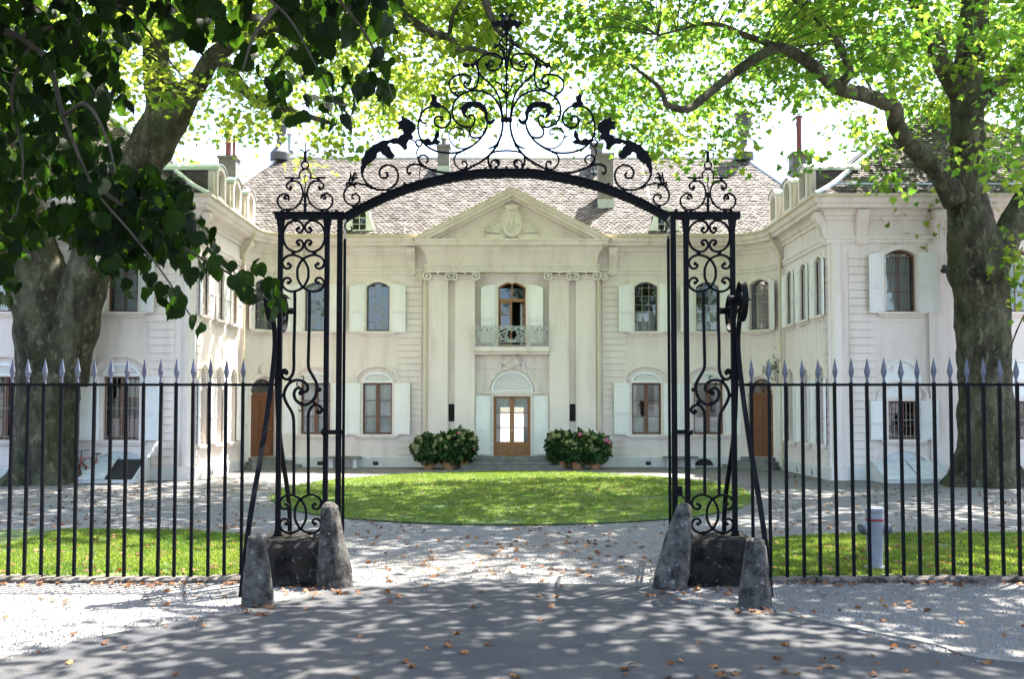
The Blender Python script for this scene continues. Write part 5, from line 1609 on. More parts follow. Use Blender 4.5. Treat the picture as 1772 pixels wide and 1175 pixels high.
def guard(r0, r1, h, lean, n=14):
    def fn():
        m1 = MB(); prof = [(r0 * 1.03, -.12), (r0, 0.05), (r0 * .97, .2 * h), (r0 + (r1 - r0) * .55, .55 * h), (r1, .88 * h), (r1 * .86, .96 * h), (r1 * .45, h)]
        vs = []
        for r, z in prof:
            for j in range(n):
                a = 2 * math.pi * j / n
                vs.append(V((r * math.cos(a) + lean[0] * max(z, 0) / h, r * .92 * math.sin(a) + lean[1] * max(z, 0) / h, z)))
        k = len(prof)
        m1.add(vs, [(i * n + j, i * n + (j + 1) % n, (i + 1) * n + (j + 1) % n, (i + 1) * n + j) for i in range(k - 1) for j in range(n)] + [tuple(range(n))[::-1], tuple((k - 1) * n + j for j in range(n))])
        return m1.mesh('guard_stone', MT['granite'])
    return fn
p = ground(575, 1022); rough_stone('guard_stone', guard(.235, .12, 1.08, (-.10, .10)), None, 'tall worn guard stone leaning on the left gate pedestal', 'guard stone', (p.x - .0, p.y + .23, 0), .022, 2)
p = ground(1163, 1024); rough_stone('guard_stone', guard(.225, .125, 1.08, (.24, .16)), None, 'tall guard stone leaning right against the right gate pedestal', 'guard stone', (p.x, p.y + .23, 0), .022, 2)
p = ground(439, 1053); rough_stone('guard_stone', guard(.195, .12, .83, (-.03, .02)), None, 'short upright guard stone at the end of the left fence', 'guard stone', (p.x, p.y + .19, 0), .02, 2)
p = ground(1313, 1056); rough_stone('guard_stone', guard(.19, .125, .80, (.02, .03)), None, 'short upright guard stone at the end of the right fence', 'guard stone', (p.x, p.y + .19, 0), .02, 2)
# low stone kerbs under the fences, block by block
for s_, xa in ((-1, -3.35), (1, 3.2)):
    kb = thing('stone_kerb', (s_ * 6, GY, 0), 'low mossy stone kerb under the %s iron fence' % ('left' if s_ < 0 else 'right'), 'kerb')
    x = abs(xa)
    while x < 9.6:
        L = R.uniform(.7, 1.3); a, b = sorted((s_ * x, s_ * (x + L - .015)))
        m1 = MB(); h = FZ + R.uniform(-.012, .012); y0 = GY - .16 + R.uniform(-.015, .015); y1 = GY + .13 + R.uniform(-.015, .015); nseg = 6
        vs = []
        for i in range(nseg + 1):
            xx = a + (b - a) * i / nseg; w = lambda: R.uniform(-.012, .012)
            vs += [V((xx, y0 + w(), -.08)), V((xx, y0 + .01 + w(), h * .6)), V((xx, y0 + .05 + w(), h + w() * .5)), V((xx, y1 - .04 + w(), h + w() * .5)), V((xx, y1 + w(), -.08))]
        fs = [(5 * i + j, 5 * i + j + 1, 5 * i + 6 + j, 5 * i + 5 + j) for i in range(nseg) for j in range(4)] + [(0, 1, 2, 3, 4), tuple(5 * nseg + j for j in range(5))[::-1]]
        m1.add(vs, fs); m1.build('kerb_stone', MT['kerb'], kb, smooth=30)
        x += L
# ================================================================== things standing about
# hydrant behind the right fence
hp = ground(1515, 989)
hyd = thing('fire_hydrant', (hp.x, hp.y, 0), 'pale grey fire hydrant with red band on the grass behind the right fence', 'hydrant')
hM = Matrix.Translation((hp.x, hp.y, 0))
mb = MB(); mb.lathe([(.155, 0), (.155, .06), (.105, .085), (.100, .10), (.118, .45), (.125, .70), (.125, .84), (.12, .86), (.02, .90)], (0, 0, 0), 20); body = mb.build('hydrant_body', MT['hydrant'], hyd, hM, smooth=True)
mb = MB(); mb.lathe([(.134, .835), (.138, .85), (.134, .895), (.11, .915), (.03, .92)], (0, 0, 0), 20); mb.build('hydrant_cap', MT['hydrant'], hyd, hM, smooth=True)
mb = MB(); mb.lathe([(.128, .715), (.130, .72), (.130, .745), (.128, .75)], (0, 0, 0), 20); mb.build('red_band', MT['red'], hyd, hM)
for s_ in (-1, 1):
    d = V((s_ * .88, -.25, -.42)).normalized(); c = V((s_ * .06, 0, .66))
    mb = MB(); mb.tube([c, c + d * .14], [.085, .075], 12); oo = mb.build('outlet', MT['hydrant'], hyd, hM, smooth=True)
    mb = MB(); mb.tube([c + d * .14, c + d * .165], .088, 12); mb.tube([c + d * .165, c + d * .20], [.07, .03], 8); mb.build('outlet_cap', MT['greyiron'], oo, hM)

# manhole lid in the road
mp = ground(1083, 1102)
mb = MB(); mb.lathe([(.17, -.01), (.17, .011), (.15, .013)], (0, 0, 0), 24); mb.box(-.1, -.01, .013, .1, .01, .016)
tag(mb.build('manhole_lid', MT['lid'], None, Matrix.Translation((mp.x, mp.y, .004))), 'small round iron lid set in the asphalt road', 'manhole lid')

# stone benches against the front
for s_, lab in ((-1, 'grey stone bench against the wall left of the front door'), (1, 'grey stone bench against the wall right of the front door')):
    x = s_ * 6.75; b = thing('stone_bench', (x, FY - .35, 0), lab, 'bench')
    mb = MB(); mb.box(x - .68, FY - .62, .36, x + .68, FY - .12, .45); mb.build('seat', MT['step'], b)
    for q in (-1, 1):
        mb = MB(); xx = x + q * .48; mb.box(xx - .09, FY - .56, 0, xx + .09, FY - .16, .06); mb.box(xx - .07, FY - .52, .06, xx + .07, FY - .2, .30); mb.box(xx - .1, FY - .57, .30, xx + .1, FY - .15, .358)
        mb.build('leg', MT['plinth'], b)

# cellar hatches under the wing windows
def hatch(xc, w, y1, zt, openr, label):
    h = thing('cellar_hatch', (xc, WYF - .6, 0), label, 'hatch')
    y0 = WYF - .09
    mb = MB()
    for q in (-1, 1):
        xs = sorted((xc + q * w / 2, xc + q * (w / 2 - .14)))
        mb.add([V((xx, yy, zz)) for xx in xs for (yy, zz) in ((y1, 0), (y1, .10), (y0, zt), (y0, 0))], [(0, 1, 2, 3), (4, 7, 6, 5), (0, 4, 5, 1), (1, 5, 6, 2), (2, 6, 7, 3), (0, 3, 7, 4)])
    mb.box(xc - w / 2 + .14, y1, 0, xc + w / 2 - .14, y1 + .08, .10)
    mb.build('hatch_curb', MT['plinth'], h)
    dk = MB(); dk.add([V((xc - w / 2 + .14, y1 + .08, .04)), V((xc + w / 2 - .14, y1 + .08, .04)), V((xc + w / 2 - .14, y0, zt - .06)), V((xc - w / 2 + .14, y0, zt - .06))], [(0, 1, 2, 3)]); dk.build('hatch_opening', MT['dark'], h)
    sl = V((0, y0 - y1, zt - .10)); L = sl.length; an = math.atan2(sl.z, sl.y)
    hw = w / 2 - .02
    for q in (-1, 1):
        Mx = Matrix.Translation((xc + q * (w / 2 + .0), y1 - .03, .112)) @ Matrix.Rotation(an, 4, 'X')
        if openr and q > 0: Mx = Mx @ Matrix.Rotation(rad(122), 4, 'Y')
        fr = MB(); x0, x1 = sorted((0, -q * hw))
        fr.box(x0, .0, -.03, x1, L, -.012)
        dr_ = fr.build('hatch_door', MT['boards'], h, Mx)
        nb = 4
        for k in range(nb):
            b_ = MB(); b_.box(x0 + .005, L * k / nb + .006, -.012, x1 - .005, L * (k + 1) / nb - .006, .012 + R.uniform(0, .006)); b_.build('board', MT['boards'], dr_, Mx)
        for xx in (x0 + .06, x1 - .06):
            b_ = MB(); b_.box(xx - .035, .05, .018, xx + .035, L - .05, .035); b_.build('batten', MT['boards'], dr_, Mx)
hatch(12.85, 2.25, WYF - 1.35, .62, False, 'closed slanting cellar hatch of whitish boards under the right wing window')
hatch(-12.85, 2.0, WYF - 1.3, .75, True, 'cellar hatch with one door thrown open under the left wing window')
# whitish arch of the cellar opening behind the right hatch
for s_ in (-1, 1):
    mb = MB(); n = 14; M = FM(s_ * BU[0])
    o = [(.92 * math.cos(math.pi * k / n), .45 + .60 * math.sin(math.pi * k / n)) for k in range(n + 1)]; i_ = [(p[0] * .86, .45 + (p[1] - .45) * .84) for p in o]
    mb.prism([o + i_[::-1]], ident, -.06, .0); mb.build('cellar_arch', MT['trim'], house, M)
    mb = MB(); mb.prism([i_], ident, -.02, .0); mb.build('cellar_arch_panel', MT['boards'], house, M)

# red bicycle leaning behind the left plane tree
bx, by = at(160, 800, 32.6).x, 32.6
bike = thing('bicycle', (bx, by, 0), 'red bicycle leaning on the wall beside the left plane tree', 'bicycle')
BM = Matrix.Translation((bx, by, 0)) @ Matrix.Rotation(rad(-118), 4, 'Z') @ Matrix.Rotation(rad(7), 4, 'X')
for xx in (-.52, .52):
    w_ = MB(); w_.tube([(xx + .33 * math.cos(a), 0, .34 + .33 * math.sin(a)) for a in [2 * math.pi * i / 28 for i in range(28)]], .022, 7, closed=True)
    wo = w_.build('wheel', MT['rubber'], bike, BM, smooth=True)
    r_ = MB(); r_.tube([(xx + .30 * math.cos(a), 0, .34 + .30 * math.sin(a)) for a in [2 * math.pi * i / 28 for i in range(28)]], .010, 6, closed=True)
    for k in range(14): 
        a = 2 * math.pi * k / 14; r_.tube([(xx, .02 * (-1) ** k, .34), (xx + .30 * math.cos(a), 0, .34 + .30 * math.sin(a))], .0016, 4)
    r_.tube([(xx, -.04, .34), (xx, .04, .34)], .025, 8); r_.build('rim', MT['steel'], wo, BM)
f_ = MB()
for a, b, r in (((-.10, 0, .28), (-.24, 0, .80), .017), ((-.22, 0, .74), (.36, 0, .76), .017), ((-.10, 0, .28), (.38, 0, .66), .02), ((-.52, 0, .34), (-.10, 0, .28), .012), ((-.52, 0, .34), (-.22, 0, .74), .010), ((.35, 0, .84), (.40, 0, .60), .022)): f_.tube([a, b], r, 8)
for q in (-1, 1): f_.tube([(.40, q * .05, .60), (.52, q * .05, .34)], .014, 6)
f_.build('bicycle_frame', MT['red'], bike, BM, smooth=True)
h_ = MB(); h_.tube([(.35, 0, .84), (.33, 0, 1.0)], .014, 6); h_.tube(cr([(.28, -.30, 1.02), (.35, -.2, 1.0), (.37, 0, 1.0), (.35, .2, 1.0), (.28, .30, 1.02)], 4), .013, 6); h_.build('handlebar', MT['rubber'], bike, BM)
s__ = MB(); s__.lathe([(.01, -.02), (.09, -.01), (.09, .02), (.01, .035)], (-.27, 0, .88), 10, sx=1.5); s__.tube([(-.24, 0, .80), (-.26, 0, .88)], .012, 6); s__.build('saddle', MT['rubber'], bike, BM)
c_ = MB(); c_.tube([(-.10, -.06, .28), (-.10, .06, .28)], .03, 8); c_.tube([(-.10, .06, .28), (-.02, .07, .14)], .009, 6); c_.tube([(-.10, -.06, .28), (-.18, -.07, .42)], .009, 6); c_.box(-.06, .06, .13, .03, .14, .15); c_.box(-.22, -.14, .41, -.13, -.06, .43); c_.build('crank', MT['steel'], bike, BM)

# potted hydrangeas by the front steps
import numpy as np
def np_mesh(name, verts, faces, mat, tint=None, smooth=False):
    me = bpy.data.meshes.new(name)
    nv, nf, k = len(verts), len(faces), faces.shape[1]
    me.vertices.add(nv); me.vertices.foreach_set('co', np.asarray(verts, dtype=np.float32).ravel())
    me.loops.add(nf * k); me.loops.foreach_set('vertex_index', np.asarray(faces, dtype=np.int32).ravel())
    me.polygons.add(nf); me.polygons.foreach_set('loop_start', np.arange(0, nf * k, k, dtype=np.int32))
    try: me.polygons.foreach_set('loop_total', np.full(nf, k, dtype=np.int32))
    except Exception: pass
    me.update(calc_edges=True)
    me.materials.append(mat)
    if tint is not None:
        a = me.attributes.new('tint', 'FLOAT', 'FACE'); a.data.foreach_set('value', np.asarray(tint, dtype=np.float32))
    if smooth: me.polygons.foreach_set('use_smooth', [True] * nf)
    return me
def frames(tip, nrm):
    """rotation matrices whose y axis is tip and z axis is close to nrm"""
    y = tip / np.linalg.norm(tip, axis=1, keepdims=True)
    x = np.cross(y, nrm); x /= (np.linalg.norm(x, axis=1, keepdims=True) + 1e-9)
    z = np.cross(x, y)
    return np.stack([x, y, z], axis=2)
def add_uv(me, uv):
    l = me.uv_layers.new(name='UVMap'); l.data.foreach_set('uv', np.asarray(uv, dtype=np.float32).ravel())
def leaves_mesh(name, tmpl, tf, pos_, rot, size, tint, mat, uv=False):
    n, m = len(pos_), len(tmpl)
    v = np.einsum('nij,mj->nmi', rot, tmpl) * size[:, None, None] + pos_[:, None, :]
    f = (np.arange(n)[:, None, None] * m + tf[None]).reshape(-1, 3)
    me = np_mesh(name, v.reshape(-1, 3), f, mat, np.repeat(tint, len(tf)))
    if uv: add_uv(me, np.tile(tmpl[tf.ravel()][:, :2], (n, 1)))
    return me
def fan(outline, c, curl=.0, fold=.15):
    P = [c] + outline
    t = np.array([[p[0], p[1], -fold * abs(p[0]) - curl * p[1] ** 2] for p in P])
    k = len(outline)
    f = np.array([[0, 1 + i, 1 + (i + 1) % k] for i in range(k)])
    return t, f
_h = [(.10, .0), (.50, -.04), (.34, .16), (.64, .40), (.30, .44), (.26, .66), (0, 1.0)]
PLANE_T, PLANE_F = fan(_h + [(-x, y) for x, y in _h[:-1]][::-1], (0, .33), .12, .18)
_h = [(.0, .04), (.10, -.03), (.22, -.06), (.34, -.02), (.44, .08), (.47, .16), (.52, .30), (.48, .38), (.48, .50), (.40, .58), (.38, .70), (.28, .74), (.22, .86), (.12, .90), (0, 1.12)]
LIME_T, LIME_F = fan(_h + [(-x, y) for x, y in _h[1:-1]][::-1], (0, .40), .14, .16)
_h = [(0, 0), (.26, .28), (.30, .55), (.14, .85), (0, 1)]
OVAL_T, OVAL_F = fan(_h + [(-x, y) for x, y in _h[1:-1]][::-1], (0, .45), .15, .2)
NR = np.random.default_rng(5)

fh = MB()
rr = random.Random(3)
bmh = bmesh.new(); bmesh.ops.create_icosphere(bmh, subdivisions=2, radius=1.0)
for v in bmh.verts: v.co *= 1 + .16 * rr.uniform(-1, 1)
flower_me = {}
for nm, mt in (('flower', MT['flower']), ('pink', MT['pink'])):
    me = bpy.data.meshes.new('flower_head'); bmh.to_mesh(me); me.materials.append(mt); flower_me[nm] = me
bmh.free()
def hydrangea(x, y, rx, h, label, pinks):
    t = thing('potted_hydrangea', (x, y, 0), label, 'potted plant', 'hydrangeas in pots by the front steps')
    p = MB(); p.lathe([(.19, 0), (.24, .24), (.27, .26), (.27, .31), (.22, .31), (.20, .26)], (x, y, 0), 18); p.build('pot', MT['terracotta'], t, smooth=True)
    n = 1300
    d = NR.normal(size=(n, 3)); d /= np.linalg.norm(d, axis=1, keepdims=True)
    q = NR.uniform(.55, 1.0, (n, 1)) ** .6
    c = np.array([x, y, .26 + h * .5]); bump_ = 1 + .15 * np.sin(d[:, :1] * 7 + x * 5) * np.cos(d[:, 2:3] * 6)
    pos_ = c + d * q * bump_ * np.array([rx, rx * .85, h * .52])
    pos_[:, 2] = np.maximum(pos_[:, 2], .14)
    tip = d * .7 + NR.normal(size=(n, 3)) * .45 + np.array([0, 0, -.25]); nr = d + NR.normal(size=(n, 3)) * .4 + np.array([0, 0, .5])
    link('foliage', leaves_mesh('foliage', OVAL_T, OVAL_F, pos_, frames(tip, nr), NR.uniform(.12, .22, n), NR.uniform(0, 1, n), MT['hydleaf']), t)
    st_ = MB()
    for k in range(9):
        a = rr.uniform(0, 6.28); e = rr.uniform(.2, .8) * rx
        st_.tube(cr([(x, y, .3), (x + e * .3 * math.cos(a), y + e * .3 * math.sin(a), .5), (x + e * math.cos(a), y + e * math.sin(a), .3 + h * .7)], 3), .012, 5)
    st_.build('stems', MT['twig'], t)
    for k in range(26):
        a = rr.uniform(-3.5, .4); e = rr.uniform(-.35, 1.0)
        dd = V((math.cos(a) * math.cos(e), math.sin(a) * math.cos(e), math.sin(e)))
        pp = V((x, y, .32 + h * .5)) + V((dd.x * rx, dd.y * rx * .85, dd.z * h * .52)) * 1.0
        if pp.z < .35: continue
        s_ = rr.uniform(.05, .12)
        link('flower_head', flower_me['pink' if k < pinks else 'flower'], t, Matrix.Translation(pp) @ Matrix.Rotation(rr.uniform(0, 3), 4, dd) @ Matrix.Diagonal((s_, s_, s_ * .8, 1)))
hyy = FY - 1.35
hydrangea(-3.25, hyy, .62, 1.05, 'potted hydrangea on the far left, outermost left of the front steps', 1)
hydrangea(-2.45, hyy - .15, .66, 1.15, 'middle potted hydrangea of the left group by the front steps', 2)
hydrangea(-1.95, hyy + .25, .55, 1.25, 'potted hydrangea of the left group nearest the front door', 4)
hydrangea(1.95, hyy + .2, .58, 1.2, 'potted hydrangea of the right group nearest the front door', 0)
hydrangea(2.55, hyy - .15, .66, 1.15, 'middle potted hydrangea of the right group, pink blooms', 2)
hydrangea(3.25, hyy, .6, 1.1, 'outermost potted hydrangea to the right of the front steps', 3)
# ================================================================== trees
def limb(mb, pts, n=12, sub=6, rough=.05):
    """tapered limb through (point, radius) with a slightly knotty surface"""
    C = cr([V((*p, 0))[:3] if len(p) == 2 else V(p) for p, r in pts], sub)
    rs = []
    for i in range(len(pts) - 1):
        for j in range(sub): rs.append(pts[i][1] + (pts[i + 1][1] - pts[i][1]) * j / sub)
    rs.append(pts[-1][1])
    b = len(mb.v)
    mb.tube(C, rs, n)
    for i in range(b, len(mb.v)):
        v = V(mb.v[i]); k = (i - b) // n; k = min(k, len(C) - 1)
        d = (v - C[k]); q = noise.noise(v * 1.3) * .9 + noise.noise(v * 3.5) * .45
        mb.v[i] = tuple(C[k] + d * (1 + rough * 2 * q))
    return C
def P(x, y, Y): return at(x, y, Y)

def plane_tree(name, label, base, stems, limbs, seed, crown_fn, nvis, nup):
    t = thing(name, base, label, 'tree')
    tr = MB()
    allpts = []
    for s_ in stems: allpts += limb(tr, s_, 30, 9, .075)
    for i, v in enumerate(tr.v):                         # root flare with buttresses
        if v[2] < 1.3:
            dx, dy = v[0] - base[0], v[1] - base[1]; a = math.atan2(dy, dx); q = max(0, 1.3 - max(v[2], 0)) / 1.3
            k = 1 + q * q * (.16 + .20 * math.sin(5 * a + seed) + .10 * math.sin(9 * a))
            tr.v[i] = (base[0] + dx * k, base[1] + dy * k, v[2])
    tr.build('trunk', MT['bark'], t, smooth=60)
    for l in limbs:
        m = MB(); allpts += limb(m, l, 10, 6, .06); m.build('branch', MT['bark'], t, smooth=60)
    rg = np.random.default_rng(seed); rr = random.Random(seed)
    AP = np.array([tuple(p) for p in allpts if p.z > 6])
    cl = []; tw = MB(); tries = 0
    while len(cl) < nvis + nup and tries < 60000:
        tries += 1
        c = crown_fn(rr, len(cl) < nvis)
        if c is not None: cl.append(c)
    pos_, tips, nrs, sz, tn = [], [], [], [], []
    for ci, c in enumerate(cl):
        vis = ci < nvis
        cv = np.array(tuple(c)); j = np.argmin(((AP - cv) ** 2).sum(1)); a = V(AP[j]); b = V(c)
        if vis:
            d = (b - a)
            if d.length < 3.6:
                mid = a.lerp(b, .5) + V((0, 0, .12 * d.length)) + V((rr.uniform(-.2, .2), rr.uniform(-.2, .2), 0)) * d.length * .4
                L = d.length
                tw.tube(cr([a, mid, b + V((0, 0, .1))], 4), [.006 + .0035 * L * (1 - q / 8) for q in range(9)], 5, cap=False)
            k = rr.randint(36, 60); rad_ = rr.uniform(.40, .85)
        else: k = rr.randint(16, 26); rad_ = rr.uniform(.7, 1.3)
        # a few sprays per cluster
        g = rg.normal(size=(k, 3)) * np.array([rad_, rad_, rad_ * .55]) * .62
        p = cv + g; p[:, 2] -= .12 * (g[:, 0] ** 2 + g[:, 1] ** 2)
        pos_.append(p)
        out = g * np.array([1, 1, 0]) / (rad_ + 1e-6)
        tips.append(out + rg.normal(size=(k, 3)) * .5 + np.array([0, 0, -.45]))
        nrs.append(rg.normal(size=(k, 3)) * .55 + np.array([0, 0, 1.0]))
        sz.append(rg.uniform(.12, .225, k) if vis else rg.uniform(.30, .46, k))
        base_t = rr.uniform(.15, .85)
        tn.append(np.clip(base_t + rg.normal(size=k) * .22, 0, 1))
    pos_ = np.concatenate(pos_); tips = np.concatenate(tips); nrs = np.concatenate(nrs); sz = np.concatenate(sz); tn = np.concatenate(tn)
    cro = link('crown', leaves_mesh('crown', PLANE_T, PLANE_F, pos_, frames(tips, nrs), sz, tn, MT['planeleaf']), t); cro['kind'] = 'stuff'
    if tw.v: o = tw.build('twigs', MT['bark'], t, fix=False, smooth=60); o['kind'] = 'stuff'
    return t, cl

LIMB_PX = [(1640, 340), (1585, 262), (1550, 205), (1500, 165), (1448, 150), (1400, 108), (1350, 82), (1305, 102), (1262, 132), (1222, 165), (1190, 188), (1155, 180)]
def near_limb(px, py):
    p = V((px, py)); best = 1e9
    for a, b in zip(LIMB_PX[:-1], LIMB_PX[1:]):
        a, b = V(a), V(b); t = max(0, min(1, (p - a).dot(b - a) / (b - a).length_squared)); best = min(best, (p - a.lerp(b, t)).length)
    return best
def crown_for(tx, ty, xin, zfun):
    def fn(rr, vis):
        for _ in range(40):
            x = tx + rr.uniform(-16.5, 16.5); y = ty + rr.uniform(-13, 8)
            z = rr.uniform(7.5, 17.0) if vis else rr.uniform(16.5, 25)
            if vis and abs((x) / y) > .56: continue
            e = ((x - tx) / 16.5) ** 2 + ((y - (ty - 2)) / 11.5) ** 2 + ((z - 15.5) / 10) ** 2
            if e > 1: continue
            if z < zfun(x, y): continue
            if not vis and rr.random() > .8: continue
            if noise.noise((x * .33, y * .33, z * .42)) < -.12: continue
            if vis and -.40 < x / y < -.26 and .22 < (z - EYE) / y < .38 and rr.random() < .8: continue
            if vis and -.26 < x / y < -.19 and (z - EYE) / y < .30 and rr.random() < .7: continue
            px_, py_ = CX + x / y * FPX, HOR - (z - EYE) / y * FPX
            if vis and y < 31.5 and 1590 < px_ < 1730 and rr.random() < .85: continue      # open space before the stem
            if vis and y < 29.5 and px_ > 1120 and near_limb(px_, py_) < 62 and rr.random() < .85: continue
            if vis and .235 < x / y < .335 and .205 < (z - EYE) / y < .31 and rr.random() < .8: continue
            return V((x, y, z))
        return None
    return fn
def zlow(x, y):
    q = noise.noise((x * .38 + 7, y * .2, 1.7)) * 1.5 + noise.noise((x * 1.1, y * .6, 4)) * .7
    return EYE + (.272 + (.03 if abs(x) < 1 else 0)) * y + q - (.045 * y if (x > 5 and x < 12 and y < 27) else 0)

LY, RYT = 32.0, 31.0
bL = ground(75, 838); bL = V((at(72, 838, LY).x, LY, 0))
left_stems = [
    [(V((bL.x, LY, -.3)), 1.30), (V((bL.x + .0, LY, .25)), 1.02), (P(76, 760, LY), .88), (P(84, 650, LY), .92), (P(80, 560, LY), 1.02), (P(68, 480, LY), .92), (P(45, 400, LY), .72), (P(15, 300, LY + .4), .6), (P(-25, 180, LY + .8), .5), (P(-60, 40, LY + 1), .42), (P(-70, -150, LY + 1), .3), (P(-60, -420, LY + 1), .1)],
    [(P(105, 660, LY - .1), .75), (P(128, 560, LY - .2), .75), (P(152, 470, LY - .4), .66), (P(195, 370, LY - .6), .62), (P(245, 280, LY - .8), .68), (P(285, 205, LY - .9), .66), (P(272, 120, LY - 1), .42), (P(268, 40, LY - 1), .40), (P(272, -60, LY - 1), .36), (P(262, -220, LY - 1), .26), (P(270, -450, LY - 1), .08)],
]
left_limbs = [
    [(P(290, 215, LY - 1), .55), (P(322, 165, LY - 1.4), .42), (P(345, 140, LY - 1.7), .33), (P(372, 95, LY - 2), .27), (P(430, 60, LY - 2.6), .24), (P(520, 20, LY - 3.2), .22), (P(600, -20, LY - 3.8), .2), (P(690, -40, LY - 4.5), .15), (P(800, -80, LY - 5), .07)],
    [(P(380, 100, LY - 2), .22), (P(402, 130, LY - 2.2), .2), (P(440, 170, LY - 2.6), .15), (P(500, 190, LY - 3), .1), (P(580, 215, LY - 3.4), .05)],
    [(P(560, 0, LY - 3.5), .17), (P(640, -10, LY - 4.6), .15), (P(712, 34, LY - 5.2), .12), (P(748, 58, LY - 5.6), .11), (P(778, 64, LY - 5.8), .095), (P(795, 86, LY - 6), .08), (P(820, 84, LY - 6.4), .06), (P(900, 110, LY - 7), .03)],
    [(P(778, 64, LY - 5.8), .06), (P(782, 30, LY - 6), .05), (P(800, -5, LY - 6.2), .03)],
    [(P(690, -60, LY - 5), .14), (P(820, -20, LY - 6), .11), (P(850, 28, LY - 6.3), .09), (P(870, 60, LY - 6.6), .06), (P(960, 120, LY - 7), .03)],
    [(P(-20, 190, LY + .8), .35), (P(-120, 60, LY - 1), .3), (P(-220, -60, LY - 3), .2), (P(-300, -200, LY - 4), .08)],
]
plane_tree('plane_tree', 'massive forked plane tree with mottled bark left of the courtyard', (bL.x, LY, 0), left_stems, left_limbs, 31, crown_for(bL.x, LY, 0, zlow), 640, 400)
bR = V((at(1706, 842, RYT).x, RYT, 0))
right_stems = [
    [(V((bR.x, RYT, -.3)), 1.30), (V((bR.x, RYT, .2)), 1.02), (P(1706, 770, RYT), .80), (P(1704, 650, RYT), .78), (P(1699, 540, RYT), .80), (P(1690, 460, RYT), .82), (P(1682, 400, RYT), .72), (P(1676, 330, RYT), .52), (P(1674, 240, RYT), .50), (P(1672, 150, RYT), .47), (P(1684, 50, RYT), .42), (P(1690, -60, RYT), .36), (P(1680, -250, RYT), .24), (P(1700, -480, RYT), .08)],
    [(P(1712, 470, RYT), .55), (P(1742, 410, RYT + .2), .44), (P(1772, 350, RYT + .4), .38), (P(1820, 270, RYT + .8), .33), (P(1870, 130, RYT + 1), .28), (P(1920, -60, RYT + 1), .2), (P(1950, -250, RYT + 1), .08)],
]
right_limbs = [
    [(P(1655, 350, RYT - .2), 0.406), (P(1625, 300, RYT - .4), 0.312), (P(1585, 262, RYT - .8), 0.281), (P(1552, 218, RYT - 2), 0.257), (P(1545, 185, RYT - 2.6), 0.234), (P(1500, 165, RYT - 3.6), 0.195), (P(1448, 150, RYT - 4.6), 0.187), (P(1400, 108, RYT - 5.4), 0.156), (P(1350, 82, RYT - 6.2), 0.133), (P(1305, 102, RYT - 7), 0.117), (P(1262, 132, RYT - 7.6), 0.105), (P(1222, 165, RYT - 8.2), 0.094), (P(1190, 188, RYT - 8.6), 0.086), (P(1155, 180, RYT - 9), 0.070), (P(1140, 150, RYT - 9.2), 0.051), (P(1090, 110, RYT - 9.6), 0.023)],
    [(P(1660, 160, RYT), .34), (P(1636, 120, RYT - .3), .3), (P(1612, 60, RYT - .6), .27), (P(1590, 10, RYT - .8), .24), (P(1560, -80, RYT - 1.4), .2), (P(1500, -200, RYT - 2), .08)],
    [(P(1448, 150, RYT - 4.6), .15), (P(1470, 120, RYT - 4.8), .13), (P(1440, 60, RYT - 5), .1), (P(1390, 10, RYT - 5.2), .08), (P(1300, -60, RYT - 5), .05)],
    [(P(1690, 180, RYT), .26), (P(1730, 140, RYT + .2), .2), (P(1790, 80, RYT + .4), .15), (P(1860, 0, RYT + .6), .06)],
    [(P(1350, 82, RYT - 6.2), .09), (P(1290, 60, RYT - 7), .07), (P(1230, 40, RYT - 7.6), .05), (P(1140, 60, RYT - 8), .025)],
    [(P(1735, 640, RYT - .6), .03), (P(1765, 560, RYT - .8), .022), (P(1800, 500, RYT - 1), .012)],
]
tR, _ = plane_tree('plane_tree', 'tall plane tree with mossy trunk and long curved branch on the right', (bR.x, RYT, 0), right_stems, right_limbs, 47, crown_for(bR.x, RYT, 0, zlow), 700, 400)
# sprigs low on the right trunk
n = 170
c = np.array([tuple(P(1763, 475, RYT - .9))]); pos_ = c + NR.normal(size=(n, 3)) * np.array([.35, .4, .55])
c2 = np.array([tuple(P(1600, 375, RYT + .8))]); pos2 = np.array([tuple(P(1690, 380, RYT + 2.2))]) + NR.normal(size=(260, 3)) * np.array([1.6, .8, .55])
pos_ = np.concatenate([pos_, pos2]); n = len(pos_)
o = link('sprigs', leaves_mesh('sprigs', PLANE_T, PLANE_F, pos_, frames(NR.normal(size=(n, 3)) + np.array([0, 0, -.5]), NR.normal(size=(n, 3)) * .6 + np.array([0, 0, 1])), NR.uniform(.13, .24, n), NR.uniform(0, 1, n), MT['planeleaf']), tR); o['kind'] = 'stuff'

# dry creeper on the wall beside the right side door
cp = FM(UD + .95) @ V((0, -.06, 3.95))
cw = thing('wall_creeper', cp, 'tuft of dry creeper on the wall above the right side door', 'plant')
n = 130
pos_ = np.array([tuple(cp)]) + NR.normal(size=(n, 3)) * np.array([.22, .10, .22])
link('foliage', leaves_mesh('foliage', OVAL_T, OVAL_F, pos_, frames(NR.normal(size=(n, 3)) + np.array([0, 0, -.5]), NR.normal(size=(n, 3)) + np.array([0, -.5, .5])), NR.uniform(.06, .13, n), NR.uniform(0, 1, n), MT['hydleaf']), cw)
m = MB()
for k in range(5): m.tube(cr([cp + V((rr2.uniform(-.05, .05), 0, .1)) if False else cp + V((.04 * k - .08, .0, .15)), cp + V((.05 * k - .1, -.02, -.2)), cp + V((.03 * k - .06, .0, -.55 - .06 * k))], 4), .008, 5)
m.build('stem', MT['twig'], cw)

